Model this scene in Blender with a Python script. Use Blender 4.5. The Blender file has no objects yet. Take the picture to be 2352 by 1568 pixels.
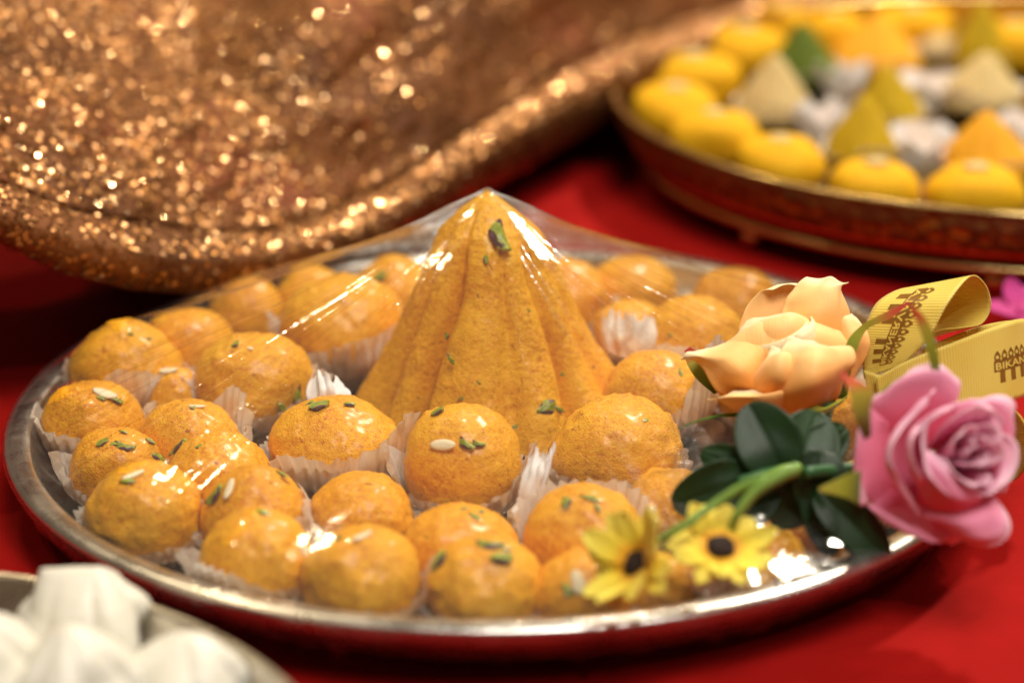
import bpy, math, random
import numpy as np
from mathutils import Vector, Matrix, Quaternion
random.seed(7); RNG = np.random.default_rng(7)
SC = bpy.context.scene; COL = SC.collection

# ------------------------------------------------------------------ camera
LENS = 85.0; PW, PH = 2352.0, 1568.0; FPX = LENS / 36 * PW
PIT, ROLL = 0.3613, -0.0122
RIMZ = 0.024
_fwd = np.array([0, math.cos(PIT), -math.sin(PIT)]); _up0 = np.array([0, math.sin(PIT), math.cos(PIT)]); _rt0 = np.array([1., 0, 0])
RT = _rt0 * math.cos(ROLL) + _up0 * math.sin(ROLL); UP = -_rt0 * math.sin(ROLL) + _up0 * math.cos(ROLL); FWD = _fwd
CAM = -FWD * 0.8904 + RT * 0.0036 + UP * 0.0228 + np.array([0, 0, RIMZ])
cd = bpy.data.cameras.new('camera'); cam = bpy.data.objects.new('camera', cd); COL.objects.link(cam)
M = Matrix(((RT[0], UP[0], -FWD[0], CAM[0]), (RT[1], UP[1], -FWD[1], CAM[1]), (RT[2], UP[2], -FWD[2], CAM[2]), (0, 0, 0, 1)))
cam.matrix_world = M
cd.lens = LENS; cd.sensor_width = 36; cd.clip_start = 0.02; cd.clip_end = 50
cd.dof.use_dof = True; cd.dof.focus_distance = 0.85; cd.dof.aperture_fstop = 4.2
SC.camera = cam

# ------------------------------------------------------------------ world, lamps, exposure
w = bpy.data.worlds.new('World'); SC.world = w; w.use_nodes = True
bg = w.node_tree.nodes['Background']; bg.inputs[0].default_value = (0.60, 0.40, 0.25, 1); bg.inputs[1].default_value = 0.22
SC.view_settings.view_transform = 'Standard'; SC.view_settings.look = 'None'
SC.view_settings.exposure = 0.0; SC.view_settings.gamma = 1.0
try: SC.display_settings.display_device = 'sRGB'
except Exception: pass
SC.render.engine = 'CYCLES'
SC.cycles.use_denoising = True
SC.cycles.max_bounces = 8; SC.cycles.transparent_max_bounces = 16
SC.cycles.caustics_reflective = False; SC.cycles.caustics_refractive = False
SC.cycles.sample_clamp_indirect = 4.0
SC.cycles.blur_glossy = 0.3

def lamp(name, loc, target, power, size, color=(1, .86, .66), shape='DISK', size_y=None):
    l = bpy.data.lights.new(name, 'AREA'); l.energy = power; l.size = size; l.shape = shape; l.color = color
    if size_y: l.shape = 'RECTANGLE'; l.size_y = size_y
    o = bpy.data.objects.new(name, l); COL.objects.link(o); o.location = loc
    o.rotation_euler = (Vector(target) - Vector(loc)).to_track_quat('-Z', 'Y').to_euler()
    return o
lamp('key_spotlight', (0.75, 1.15, 1.65), (0.05, 0, 0), 37, 0.16, (1, .88, .70))
lamp('ceiling_spotlight', (-0.75, 1.3, 1.9), (0, .1, 0), 7, 0.07, (1, .80, .50))
lamp('ceiling_spotlight', (-1.0, 0.1, 1.7), (0, .1, 0), 4, 0.06, (1, .78, .48))
lamp('ceiling_spotlight', (1.5, 0.0, 1.8), (0, 0, 0), 4, 0.06, (1, .9, .78))
lamp('ceiling_spotlight', (0.25, 2.3, 2.1), (0, 0.1, 0), 6, 0.08, (1, .84, .6))
lamp('ceiling_softlight', (0.35, -0.75, 2.1), (0, 0, 0), 38, 1.0, (1, .95, .86))
lamp('front_spotlight', (0.55, -1.2, 1.6), (0.1, 0.05, 0), 5, 0.045, (1, .92, .82))

# ------------------------------------------------------------------ helpers
def P(px, py, D):
    a = (px - PW / 2) / FPX; b = -(py - PH / 2) / FPX
    return CAM + D * (FWD + a * RT + b * UP)
def dep(px, py, z):
    a = (px - PW / 2) / FPX; b = -(py - PH / 2) / FPX
    v = FWD + a * RT + b * UP
    return (z - CAM[2]) / v[2]
def on(px, py, z): return P(px, py, dep(px, py, z))

def h3(ix, iy, iz, seed):
    n = (ix * 73856093) ^ (iy * 19349663) ^ (iz * 83492791) ^ (seed * 2654435761 & 0x7fffffff)
    n = (n ^ (n >> 13)) * 1274126177 & 0x7fffffff
    n = (n ^ (n >> 16)) & 0xffff
    return n / 65535.0
def vnoise(p, freq, seed=1):
    q = np.asarray(p, float) * freq + 1000.0
    i = np.floor(q).astype(np.int64); f = q - i; f = f * f * (3 - 2 * f)
    r = 0
    for dx in (0, 1):
        for dy in (0, 1):
            for dz in (0, 1):
                wgt = (f[..., 0] if dx else 1 - f[..., 0]) * (f[..., 1] if dy else 1 - f[..., 1]) * (f[..., 2] if dz else 1 - f[..., 2])
                r = r + wgt * h3(i[..., 0] + dx, i[..., 1] + dy, i[..., 2] + dz, seed)
    return r * 2 - 1

ORG = {}
def mk(name, V, F, mat, parent=None, org=None, smooth=True, uv=None):
    V = np.asarray(V, float)
    o0 = ORG[parent.name] if parent is not None else (np.zeros(3) if org is None else np.asarray(org, float))
    me = bpy.data.meshes.new(name); me.from_pydata((V - o0).tolist(), [], [list(map(int, f)) for f in F]); me.update()
    if smooth: me.polygons.foreach_set('use_smooth', [True] * len(me.polygons))
    if uv is not None:
        l = me.uv_layers.new(name='UVMap'); idx = np.zeros(len(me.loops), np.int32); me.loops.foreach_get('vertex_index', idx)
        l.data.foreach_set('uv', np.asarray(uv, np.float32)[idx].ravel())
    me.materials.append(mat)
    o = bpy.data.objects.new(name, me); COL.objects.link(o)
    if parent is not None: o.parent = parent
    else: o.location = o0
    ORG[o.name] = o0
    return o
def tag(o, label=None, cat=None, group=None, kind=None):
    if label: o['label'] = label
    if cat: o['category'] = cat
    if group: o['group'] = group
    if kind: o['kind'] = kind
    return o
def thing(name, label, cat, loc, group=None):
    o = bpy.data.objects.new(name, None); COL.objects.link(o); o.location = loc; o.empty_display_size = .01
    ORG[o.name] = np.asarray(loc, float); return tag(o, label, cat, group)

def gridf(m, n, off=0, wrapn=False, flip=False):
    F = []
    for i in range(m - 1):
        for j in range(n if wrapn else n - 1):
            j2 = (j + 1) % n
            q = (off + i * n + j, off + i * n + j2, off + (i + 1) * n + j2, off + (i + 1) * n + j)
            F.append(q[::-1] if flip else q)
    return F
def gnorm(G):
    du = np.gradient(G, axis=0); dv = np.gradient(G, axis=1); n = np.cross(du, dv)
    l = np.linalg.norm(n, axis=-1, keepdims=True); return n / np.maximum(l, 1e-12)
def shell(G, th):
    """closed sheet of thickness th from a grid of points"""
    m, n, _ = G.shape; N = gnorm(G)
    thg = th if np.ndim(th) else np.full((m, n), th)
    A = G + N * thg[..., None] / 2; B = G - N * thg[..., None] / 2
    V = np.concatenate([A.reshape(-1, 3), B.reshape(-1, 3)]); F = gridf(m, n) + gridf(m, n, m * n, flip=True); o = m * n
    ring = [(0, j) for j in range(n)] + [(i, n - 1) for i in range(1, m)] + [(m - 1, j) for j in range(n - 2, -1, -1)] + [(i, 0) for i in range(m - 2, 0, -1)]
    ids = [i * n + j for i, j in ring]
    for k in range(len(ids)):
        a, b = ids[k], ids[(k + 1) % len(ids)]; F.append((b, a, a + o, b + o))
    return V, F
def cr(ctrl, t, axis=0):
    """Catmull-Rom through ctrl along axis at t in 0..1"""
    c = np.moveaxis(np.asarray(ctrl, float), axis, 0); n = len(c)
    if n == 1: return np.moveaxis(np.repeat(c, len(t), 0), 0, axis)
    e = np.concatenate([[2 * c[0] - c[1]], c, [2 * c[-1] - c[-2]]])
    x = np.clip(t, 0, 1) * (n - 1); i = np.minimum(x.astype(int), n - 2); f = (x - i).reshape((-1,) + (1,) * (c.ndim - 1))
    p0, p1, p2, p3 = e[i], e[i + 1], e[i + 2], e[i + 3]
    r = .5 * (2 * p1 + (p2 - p0) * f + (2 * p0 - 5 * p1 + 4 * p2 - p3) * f ** 2 + (3 * p1 - p0 - 3 * p2 + p3) * f ** 3)
    return np.moveaxis(r, 0, axis)
def patch(ctrl, m=18, n=14):
    c = np.asarray(ctrl, float)
    return cr(cr(c, np.linspace(0, 1, m), 0), np.linspace(0, 1, n), 1)
def uvgrid(m, n, su=1, sv=1):
    a, b = np.meshgrid(np.linspace(0, su, m), np.linspace(0, sv, n), indexing='ij'); g = np.stack([a, b], -1).reshape(-1, 2)
    return np.concatenate([g, g])
def tube(pts, rad, n=10, m=24):
    C = cr(np.asarray(pts, float), np.linspace(0, 1, m)); R = np.interp(np.linspace(0, 1, m), np.linspace(0, 1, len(rad)), rad)
    T = np.gradient(C, axis=0); T /= np.linalg.norm(T, axis=1, keepdims=True)
    ref = np.array([.2, .3, .93]); A = np.cross(T, ref); A /= np.linalg.norm(A, axis=1, keepdims=True); B = np.cross(T, A)
    th = np.linspace(0, 2 * np.pi, n, endpoint=False)
    G = C[:, None] + R[:, None, None] * (np.cos(th)[None, :, None] * A[:, None] + np.sin(th)[None, :, None] * B[:, None])
    V = G.reshape(-1, 3); F = gridf(m, n, wrapn=True)
    F += [tuple(range(n))[::-1], tuple((m - 1) * n + k for k in range(n))]
    return V, F
def lathe(prof, c, n=128, closed=False):
    pr = np.asarray(prof, float); th = np.linspace(0, 2 * np.pi, n, endpoint=False)
    G = np.stack([c[0] + pr[:, 0][:, None] * np.cos(th), c[1] + pr[:, 0][:, None] * np.sin(th), c[2] + np.repeat(pr[:, 1][:, None], n, 1)], -1)
    if closed: G = np.concatenate([G, G[:1]])
    return G.reshape(-1, 3), gridf(len(G), n, wrapn=True)
def smoothprof(pts, k=8):
    return cr(np.asarray(pts, float), np.linspace(0, 1, (len(pts) - 1) * k + 1))

# ------------------------------------------------------------------ materials
class Mat:
    def __init__(s, name):
        s.m = bpy.data.materials.new(name); s.m.use_nodes = True; s.t = s.m.node_tree; s.b = s.t.nodes['Principled BSDF']
        s.out = s.t.nodes['Material Output']
    def n(s, typ, **kw):
        x = s.t.nodes.new(typ)
        for k, v in kw.items():
            if k.startswith('_'): setattr(x, k[1:], v)
            else: x.inputs[k.replace('__', ' ')].default_value = v
        return x
    def l(s, a, b): s.t.links.new(a, b)
    def co(s, what='Object'):
        if not hasattr(s, 'tc'): s.tc = s.t.nodes.new('ShaderNodeTexCoord')
        return s.tc.outputs[what]
    def noise(s, scale, detail=3, rough=.5, co='Object', vec=None):
        x = s.n('ShaderNodeTexNoise', Scale=scale, Detail=detail, Roughness=rough); s.l(vec if vec else s.co(co), x.inputs['Vector']); return x.outputs['Fac']
    def ramp(s, fac, stops):
        r = s.t.nodes.new('ShaderNodeValToRGB'); s.l(fac, r.inputs[0]); e = r.color_ramp.elements
        while len(e) < len(stops): e.new(.5)
        for x, (p, c) in zip(e, stops): x.position = p; x.color = (*c, 1) if len(c) == 3 else c
        return r.outputs[0]
    def mix(s, f, a, b):
        x = s.t.nodes.new('ShaderNodeMix'); x.data_type = 'RGBA'
        for i, v in ((0, f), (6, a), (7, b)):
            if hasattr(v, 'is_linked'): s.l(v, x.inputs[i])
            else: x.inputs[i].default_value = v if i == 0 else (*v, 1)
        return x.outputs[2]
    def mul(s, a, k, op='MULTIPLY'):
        x = s.t.nodes.new('ShaderNodeMath'); x.operation = op; s.l(a, x.inputs[0])
        if hasattr(k, 'is_linked'): s.l(k, x.inputs[1])
        else: x.inputs[1].default_value = k
        return x.outputs[0]
    def bump(s, h, strength, dist, prev=None):
        x = s.n('ShaderNodeBump', Strength=strength, Distance=dist); s.l(h, x.inputs['Height'])
        if prev: s.l(prev, x.inputs['Normal'])
        return x.outputs[0]
    def set(s, **kw):
        for k, v in kw.items():
            i = s.b.inputs[k.replace('__', ' ')]
            if hasattr(v, 'is_linked'): s.l(v, i)
            elif isinstance(v, tuple) and len(v) == 3 and i.type == 'RGBA': i.default_value = (*v, 1)
            else: i.default_value = v
        return s

def m_sweet(name, c1, c2, c3, sss=.12, grain=1.0, rough=.5, coat=.3):
    m = Mat(name)
    big = m.noise(45, 3, .6); mid = m.noise(620, 2, .6); fine = m.noise(1700, 1, .5); spk = m.noise(420, 1, .5)
    col = m.ramp(big, [(.33, c1), (.52, c2), (.70, c3)])
    col = m.mix(m.ramp(mid, [(.35, (0, 0, 0)), (.68, (1, 1, 1))]), col, c3)
    dark = m.ramp(mid, [(.28, (1, 1, 1)), (.36, (0, 0, 0))]); col = m.mix(m.mul(dark, .5), col, tuple(x * .6 for x in c1))
    red = m.ramp(spk, [(.235, (1, 1, 1)), (.26, (0, 0, 0))]); col = m.mix(m.mul(red, .7), col, (.30, .06, .02))
    m.set(Base__Color=col, Roughness=m.ramp(mid, [(.3, (rough - .12,) * 3), (.7, (rough + .15,) * 3)]), Subsurface__Weight=sss, Subsurface__Radius=(1, .45, .12), Subsurface__Scale=.004)
    m.b.inputs['Coat Weight'].default_value = coat; m.b.inputs['Specular IOR Level'].default_value = .3 if coat else .15; m.b.inputs['Coat Roughness'].default_value = .24
    b = m.bump(big, .2 * grain, .003); b = m.bump(mid, .75 * grain, .00055, b); b = m.bump(fine, 1.0 * grain, .00045, b)
    m.set(Normal=b); return m.m
MS = m_sweet('orange_sweet', (.70, .240, .004), (.80, .338, .005), (.88, .455, .014))
MS2 = m_sweet('orange_sweet_deep', (.66, .218, .003), (.78, .315, .005), (.86, .42, .010))
MMOD = m_sweet('modak_dough', (.68, .235, .004), (.80, .34, .005), (.90, .475, .014), sss=.12)

def m_plain(name, c1, c2, scale=120, rough=.5, sss=0, bump=.3, bd=.0006, **kw):
    m = Mat(name); n = m.noise(scale, 4, .6)
    m.set(Base__Color=m.ramp(n, [(.3, c1), (.7, c2)]), Roughness=rough, Normal=m.bump(n, bump, bd), **kw)
    if sss: m.set(Subsurface__Weight=sss, Subsurface__Radius=(1, .5, .3), Subsurface__Scale=.003)
    return m.m
def m_pist():
    m = Mat('pistachio'); n = m.noise(1.6, 3, .6)
    col = m.ramp(n, [(.3, (.13, .18, .008)), (.5, (.29, .33, .015)), (.7, (.48, .48, .07))])
    sk = m.noise(1.1, 2, .5); col = m.mix(m.ramp(sk, [(.50, (0, 0, 0)), (.56, (1, 1, 1))]), col, (.09, .030, .035))
    m.set(Base__Color=col, Roughness=.38, Normal=m.bump(n, .5, .0006)); return m.m
MP = m_pist()
MA = m_plain('almond_flesh', (.80, .66, .40), (.88, .78, .55), 300, .45, .1)
MSAF = m_plain('saffron', (.22, .015, .01), (.35, .04, .015), 300, .5)
def m_paper():
    m = Mat('greased_paper'); n = m.noise(38, 3, .55); f = m.noise(700, 2, .5)
    col = m.ramp(n, [(.36, (.88, .85, .80)), (.48, (.86, .77, .66)), (.60, (.82, .58, .36)), (.72, (.84, .66, .48))])
    m.set(Base__Color=col, Roughness=.45, Normal=m.bump(f, .3, .0003))
    tr = m.n('ShaderNodeBsdfTranslucent'); m.l(col, tr.inputs['Color']); mx = m.n('ShaderNodeMixShader', Fac=.38)
    tp = m.n('ShaderNodeBsdfTransparent'); m2 = m.n('ShaderNodeMixShader', Fac=.12)
    m.l(m.b.outputs[0], mx.inputs[1]); m.l(tr.outputs[0], mx.inputs[2]); m.l(mx.outputs[0], m2.inputs[1]); m.l(tp.outputs[0], m2.inputs[2]); m.l(m2.outputs[0], m.out.inputs['Surface'])
    return m.m
MPAP = m_paper()
def m_white_paper():
    m = Mat('white_paper'); n = m.noise(60, 3, .55)
    col = m.ramp(n, [(.4, (.88, .88, .90)), (.7, (.86, .72, .62))])
    m.set(Base__Color=col, Roughness=.5); tr = m.n('ShaderNodeBsdfTranslucent'); m.l(col, tr.inputs['Color']); mx = m.n('ShaderNodeMixShader', Fac=.12)
    m.l(m.b.outputs[0], mx.inputs[1]); m.l(tr.outputs[0], mx.inputs[2]); m.l(mx.outputs[0], m.out.inputs['Surface']); return m.m
MWP = m_white_paper()
def m_metal(name, c1, c2, r1, r2, scale=60, bump=.05, hammer=0):
    m = Mat(name); n = m.noise(scale, 4, .6)
    m.set(Base__Color=m.ramp(n, [(.3, c1), (.7, c2)]), Metallic=1.0, Roughness=m.ramp(n, [(.3, (r1,) * 3), (.7, (r2,) * 3)]))
    b = m.bump(n, bump, .0005)
    if hammer:
        v = m.n('ShaderNodeTexVoronoi', Scale=hammer); m.l(m.co(), v.inputs['Vector']); b = m.bump(v.outputs['Distance'], .9, .003, b)
    m.set(Normal=b); return m.m
MSTEEL = m_metal('steel', (.58, .56, .52), (.68, .66, .62), .20, .36)
MPLATE = m_metal('plate_steel', (.62, .56, .46), (.70, .64, .54), .22, .36)
def m_copper():
    m = Mat('hammered_copper'); n = m.noise(60, 3, .6); v = m.n('ShaderNodeTexVoronoi', Scale=150.0); m.l(m.co(), v.inputs['Vector'])
    g = m.ramp(v.outputs['Distance'], [(.36, (1, 1, 1)), (.50, (0, 0, 0))]); z = m.t.nodes.new('ShaderNodeSeparateXYZ'); m.l(m.co(), z.inputs[0])
    band = m.ramp(z.outputs[2], [(.019, (0, 0, 0)), (.023, (1, 1, 1)), (.034, (1, 1, 1)), (.038, (0, 0, 0))]); pat = m.mul(g, band); pat = m.mul(pat, m.ramp(m.noise(14, 2, .5), [(.35, (.1, .1, .1)), (.6, (1, 1, 1))]))  # gold cells: hammered lattice, its yellow reflections painted into the colour
    m.set(Base__Color=m.mix(pat, m.ramp(n, [(.3, (.11, .060, .018)), (.7, (.18, .092, .028))]), (.78, .44, .05)), Metallic=.22, Roughness=.42, Normal=m.bump(v.outputs['Distance'], .7, .003)); return m.m
MCOP = m_copper()
MBRASS = m_metal('brass', (.60, .44, .16), (.70, .52, .22), .15, .3)
def m_cloth():
    m = Mat('red_tablecloth'); n = m.noise(9, 3, .5); f = m.noise(1400, 2, .6)
    w1 = m.n('ShaderNodeTexWave', Scale=330, Distortion=.6); w1.bands_direction = 'X'; w2 = m.n('ShaderNodeTexWave', Scale=330, Distortion=.6); w2.bands_direction = 'Y'
    m.l(m.co(), w1.inputs['Vector']); m.l(m.co(), w2.inputs['Vector'])
    m.set(Base__Color=m.ramp(n, [(.3, (.29, .0045, .0032)), (.7, (.33, .0058, .0042))]), Roughness=.85, Specular__IOR__Level=.08)
    cr_ = m.noise(34, 4, .6); b = m.bump(n, .8, .02); b = m.bump(cr_, .5, .0025, b); b = m.bump(w1.outputs['Fac'], .25, .0002, b); b = m.bump(w2.outputs['Fac'], .25, .0002, b); b = m.bump(f, .4, .0003, b)
    m.set(Normal=b); return m.m
def m_film():
    m = Mat('cling_film'); t = m.t
    mp = m.n('ShaderNodeMapping'); m.l(m.co('UV'), mp.inputs['Vector']); mp.inputs['Scale'].default_value = (60, 1.6, 1)
    a = m.n('ShaderNodeTexNoise', Scale=1.0, Detail=5.0, Roughness=.62); m.l(mp.outputs[0], a.inputs['Vector'])
    mp2 = m.n('ShaderNodeMapping'); m.l(m.co('UV'), mp2.inputs['Vector']); mp2.inputs['Scale'].default_value = (16, 2.2, 1)
    a2 = m.n('ShaderNodeTexNoise', Scale=1.0, Detail=2.0, Roughness=.5); m.l(mp2.outputs[0], a2.inputs['Vector'])
    o = m.noise(55, 3, .6); o2 = m.noise(320, 3, .6)
    uvx = m.t.nodes.new('ShaderNodeSeparateXYZ'); m.l(m.co('UV'), uvx.inputs[0]); ease = m.mul(m.mul(uvx.outputs[1], 3.0), 1.0, 'MINIMUM')
    b = m.bump(m.mul(a.outputs['Fac'], ease), .16, .0010); b = m.bump(m.mul(a2.outputs['Fac'], ease), .22, .0022, b); b = m.bump(o, .22, .0018, b); b = m.bump(o2, .14, .0004, b)
    gl = m.n('ShaderNodeBsdfGlossy', Color=(1, 1, 1, 1), Roughness=.075); m.l(b, gl.inputs['Normal'])
    tr = m.n('ShaderNodeBsdfTransparent', Color=(.985, .985, .98, 1)); df = m.n('ShaderNodeBsdfDiffuse', Color=(.9, .88, .85, 1)); m.l(b, df.inputs['Normal'])
    m1 = m.n('ShaderNodeMixShader', Fac=.018); m.l(tr.outputs[0], m1.inputs[1]); m.l(df.outputs[0], m1.inputs[2])
    fr = m.n('ShaderNodeLayerWeight', Blend=.5); m.l(b, fr.inputs['Normal']); fac = m.mul(m.mul(m.mul(fr.outputs['Facing'], 4.0, 'POWER'), .75), .05, 'ADD')
    m2 = t.nodes.new('ShaderNodeMixShader'); m.l(fac, m2.inputs[0]); m.l(m1.outputs[0], m2.inputs[1]); m.l(gl.outputs[0], m2.inputs[2])
    m.l(m2.outputs[0], m.out.inputs['Surface']); return m.m
MFILM = m_film()

# ------------------------------------------------------------------ the table
n = 90; xs = np.linspace(-2.2, 2.2, n); ys = np.linspace(-1.4, 3.2, n)
X, Y = np.meshgrid(xs, ys, indexing='ij'); Z = np.zeros_like(X)
V = np.stack([X, Y, Z], -1).reshape(-1, 3)
tbl = mk('tabletop', V, gridf(n, n), m_cloth()); tbl['kind'] = 'structure'; tbl['label'] = 'red cloth covered tabletop under all the trays'

# ------------------------------------------------------------------ steel tray with rolled rim
TR = .18
def tray():
    t = thing('steel_tray', 'large round steel tray in front full of orange sweets under film', 'tray', (0, 0, 0))
    prof = smoothprof([(.001, .0045), (.08, .0045), (.145, .0050), (.158, .0075), (.167, .015), (.1712, .0225)], 6)
    mk('tray_dish', *lathe(prof, (0, 0, 0), 200), MSTEEL, t)
    a = np.linspace(0, 2 * np.pi, 20, endpoint=False)
    mk('rolled_rim', *lathe([(.1755 + .0046 * math.cos(x), .0228 + .0019 * math.sin(x)) for x in a][::-1], (0, 0, 0), 240, True), MSTEEL, t)
    prof = smoothprof([(.1765, .0212), (.1725, .014), (.164, .006), (.150, .0012), (.146, .0006)], 6)
    mk('outer_wall', *lathe(prof[::-1], (0, 0, 0), 200), MSTEEL, t)
tray()

# ------------------------------------------------------------------ the sweets
FLOOR = .005
BALLS = [  # px, py, rx, ry, description, sprinkles (px, py, kind, length, angle)
 (215, 975, 110, 92, 'leftmost orange ladoo topped with an almond flake by the left rim', [(240, 905, 'a', 62, 15), (266, 921, 'p', 26, 30), (232, 917, 'p', 22, -5), (178, 970, 'p', 12, 0), (286, 945, 's', 10, 20)]),
 (282, 858, 120, 104, 'orange ladoo behind the leftmost one with dark flecks on its crown', [(300, 768, 'p', 20, 20), (342, 778, 'p', 14, 20), (240, 800, 's', 10, 0)]),
 (385, 915, 72, 72, 'small orange ladoo carrying a curled almond flake', [(386, 852, 'a', 46, 8)]),
 (437, 800, 98, 88, 'plain orange ladoo half hidden between two larger left ones', []),
 (586, 882, 128, 112, 'big glossy ladoo with a bright streak of light on the film above', [(540, 793, 'p', 28, 0), (575, 800, 'a', 18, 30), (677, 918, 'p', 52, 70), (648, 938, 'p', 40, 55)]),
 (440, 1022, 108, 92, 'orange ladoo with an almond flake at its top edge, below the big glossy one', [(452, 934, 'a', 44, -28), (440, 938, 'p', 20, 10)]),
 (270, 1078, 108, 90, 'ladoo scattered with dark green pistachio slivers near the left rim', [(238, 1018, 'p', 38, -24), (282, 1027, 'p', 40, 12), (262, 1022, 'p', 26, 5), (345, 1016, 'p', 30, 35), (362, 1052, 'p', 36, 40), (285, 994, 'p', 20, 0), (236, 1042, 'p', 16, 30)]),
 (498, 1092, 114, 92, 'ladoo with one long thin pistachio sliver on its left shoulder', [(404, 1030, 'p', 44, -22), (455, 1028, 'p', 24, 30)]),
 (336, 1180, 126, 110, 'front left ladoo with a pale green almond chip on its crown', [(306, 1092, 'a', 56, -42), (296, 1108, 'p', 34, -10), (318, 1142, 's', 18, -25), (322, 1120, 's', 10, 10)]),
 (586, 1188, 120, 106, 'ladoo with an upright almond flake, second row left of centre', [(527, 1124, 'a', 62, 85), (492, 1142, 'p', 46, -45), (616, 1106, 's', 24, 50), (655, 1104, 's', 34, 30), (648, 1092, 'p', 28, 25)]),
 (586, 1292, 128, 112, 'front row ladoo with an almond flake on its right flank', [(697, 1258, 'a', 66, 80), (606, 1183, 'p', 46, 8), (575, 1182, 'p', 28, 0)]),
 (766, 1024, 138, 106, 'ladoo with glossy pistachio pieces on top, left of the tall modak', [(736, 936, 'p', 58, 12), (800, 930, 'p', 26, 15), (712, 928, 'p', 26, -15), (820, 944, 's', 12, 20)]),
 (828, 1184, 116, 92, 'small ladoo with a red saffron thread, between two paper cups', [(850, 1112, 's', 30, 4), (846, 1138, 'p', 12, 60), (770, 1130, 's', 12, 0)]),
 (1063, 1066, 132, 126, 'tall ladoo right in front of the modak with one white almond sliver', [(1018, 1022, 'a', 64, 5), (1068, 1020, 'p', 34, 40), (1098, 1020, 'p', 26, 10), (1008, 947, 'p', 40, -14)]),
 (836, 1330, 130, 112, 'smooth ladoo in the front row with a slanted almond flake on top', [(832, 1232, 'a', 56, -62), (778, 1236, 'p', 24, -20)]),
 (1058, 1258, 130, 94, 'ladoo with a dark pistachio cube, low in front of the tall one', [(1092, 1192, 'p', 36, 50), (1064, 1170, 'p', 20, 10), (985, 1240, 'p', 22, 30), (1104, 1176, 'p', 20, -30)]),
 (1120, 1346, 132, 108, 'frontmost ladoo dotted with white lamp glints and pistachio', [(1008, 1293, 'p', 50, -55), (1122, 1253, 'p', 52, 10), (1146, 1284, 'p', 50, 15), (1160, 1262, 'p', 26, -20)]),
 (1342, 1238, 132, 112, 'ladoo with two pistachio pieces, left of the yellow daisies', [(1302, 1156, 'p', 36, -75), (1357, 1149, 'p', 42, 12), (1372, 1168, 'p', 24, 70)]),
 (1336, 1366, 108, 92, 'front ladoo partly behind the left daisy with a thick almond chip', [(1326, 1338, 'a', 66, 80), (1302, 1352, 'p', 34, 75), (1345, 1315, 'a', 34, 20)]),
 (1416, 1044, 142, 116, 'lumpy ladoo with yellow crumbs right of the tall front one', [(1462, 1000, 'a', 44, 80), (1474, 966, 'p', 34, 45), (1404, 928, 'p', 16, 0), (1382, 1060, 's', 10, 10), (1505, 982, 's', 16, 40)]),
 (1512, 912, 112, 96, 'ladoo under the white window glare beside the peach rose', [(1562, 858, 'p', 22, 80), (1494, 842, 's', 26, -8), (1518, 846, 's', 18, 50), (1430, 925, 's', 18, -40), (1540, 880, 's', 12, 0)]),
 (1556, 1166, 92, 86, 'dark orange ladoo tucked beside the green leaves', [(1530, 1180, 's', 20, 60)]),
 (792, 756, 132, 116, 'big back ladoo left of the modak behind a torn paper cup', [(872, 800, 'p', 14, 0), (700, 700, 's', 12, 0)]),
 (905, 690, 96, 88, 'ladoo tucked close behind the left side of the modak', [(872, 640, 'p', 42, 8)]),
 (560, 722, 86, 80, 'rear left ladoo under hazy film near the gold cloth', []),
 (694, 676, 84, 72, 'back rim ladoo showing a bright yellow top under the gold cloth', []),
 (488, 704, 78, 66, 'rear left ladoo right beside the steel rim', [(530, 652, 'p', 40, 5)]),
 (1302, 690, 94, 84, 'ladoo behind the right shoulder of the modak', []),
 (1452, 668, 98, 76, 'back rim ladoo blurred behind the film ridge on the right', []),
 (1598, 796, 122, 104, 'large ladoo covered by film folds left of the peach rose', [(1540, 770, 'p', 14, 0)]),
 (1712, 692, 98, 78, 'back right ladoo with two soft glints above the peach rose', [(1690, 645, 's', 14, 0)]),
 (1858, 742, 92, 80, 'back right ladoo hidden behind the peach rose', []),
 (1745, 900, 100, 88, 'ladoo beneath the peach rose', []),
 (1700, 1165, 92, 82, 'ladoo in shadow beneath the round green leaves', []),
 (1660, 1330, 96, 86, 'ladoo behind the right daisy near the front rim', [(1610, 1375, 'p', 30, 30)]),
 (1868, 1120, 96, 84, 'ladoo in deep shade beneath the pink rose stem', []),
 (1850, 1240, 84, 76, 'brown shaded ladoo at the right rim under dangling leaves', []),
 (1500, 1352, 88, 80, 'ladoo beneath the left daisy at the front rim', []),
 (1990, 980, 92, 84, 'ladoo at the far right rim between both roses', []),
 (1772, 1282, 84, 76, 'shaded ladoo between the right daisy and the steel rim', []),
 (1955, 1130, 84, 76, 'shaded ladoo under the pink rose sepals', []),
 (1450, 768, 84, 74, 'ladoo sunk low between the modak flank and the large right ladoo', []),
]
def ico(sub):
    import bmesh
    bm = bmesh.new(); bmesh.ops.create_icosphere(bm, subdivisions=sub, radius=1)
    V = np.array([v.co[:] for v in bm.verts]); F = [tuple(v.index for v in f.verts) for f in bm.faces]; bm.free(); return V, F
IV, IF = ico(5); SV, SF = ico(2)
bits = {}
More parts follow.
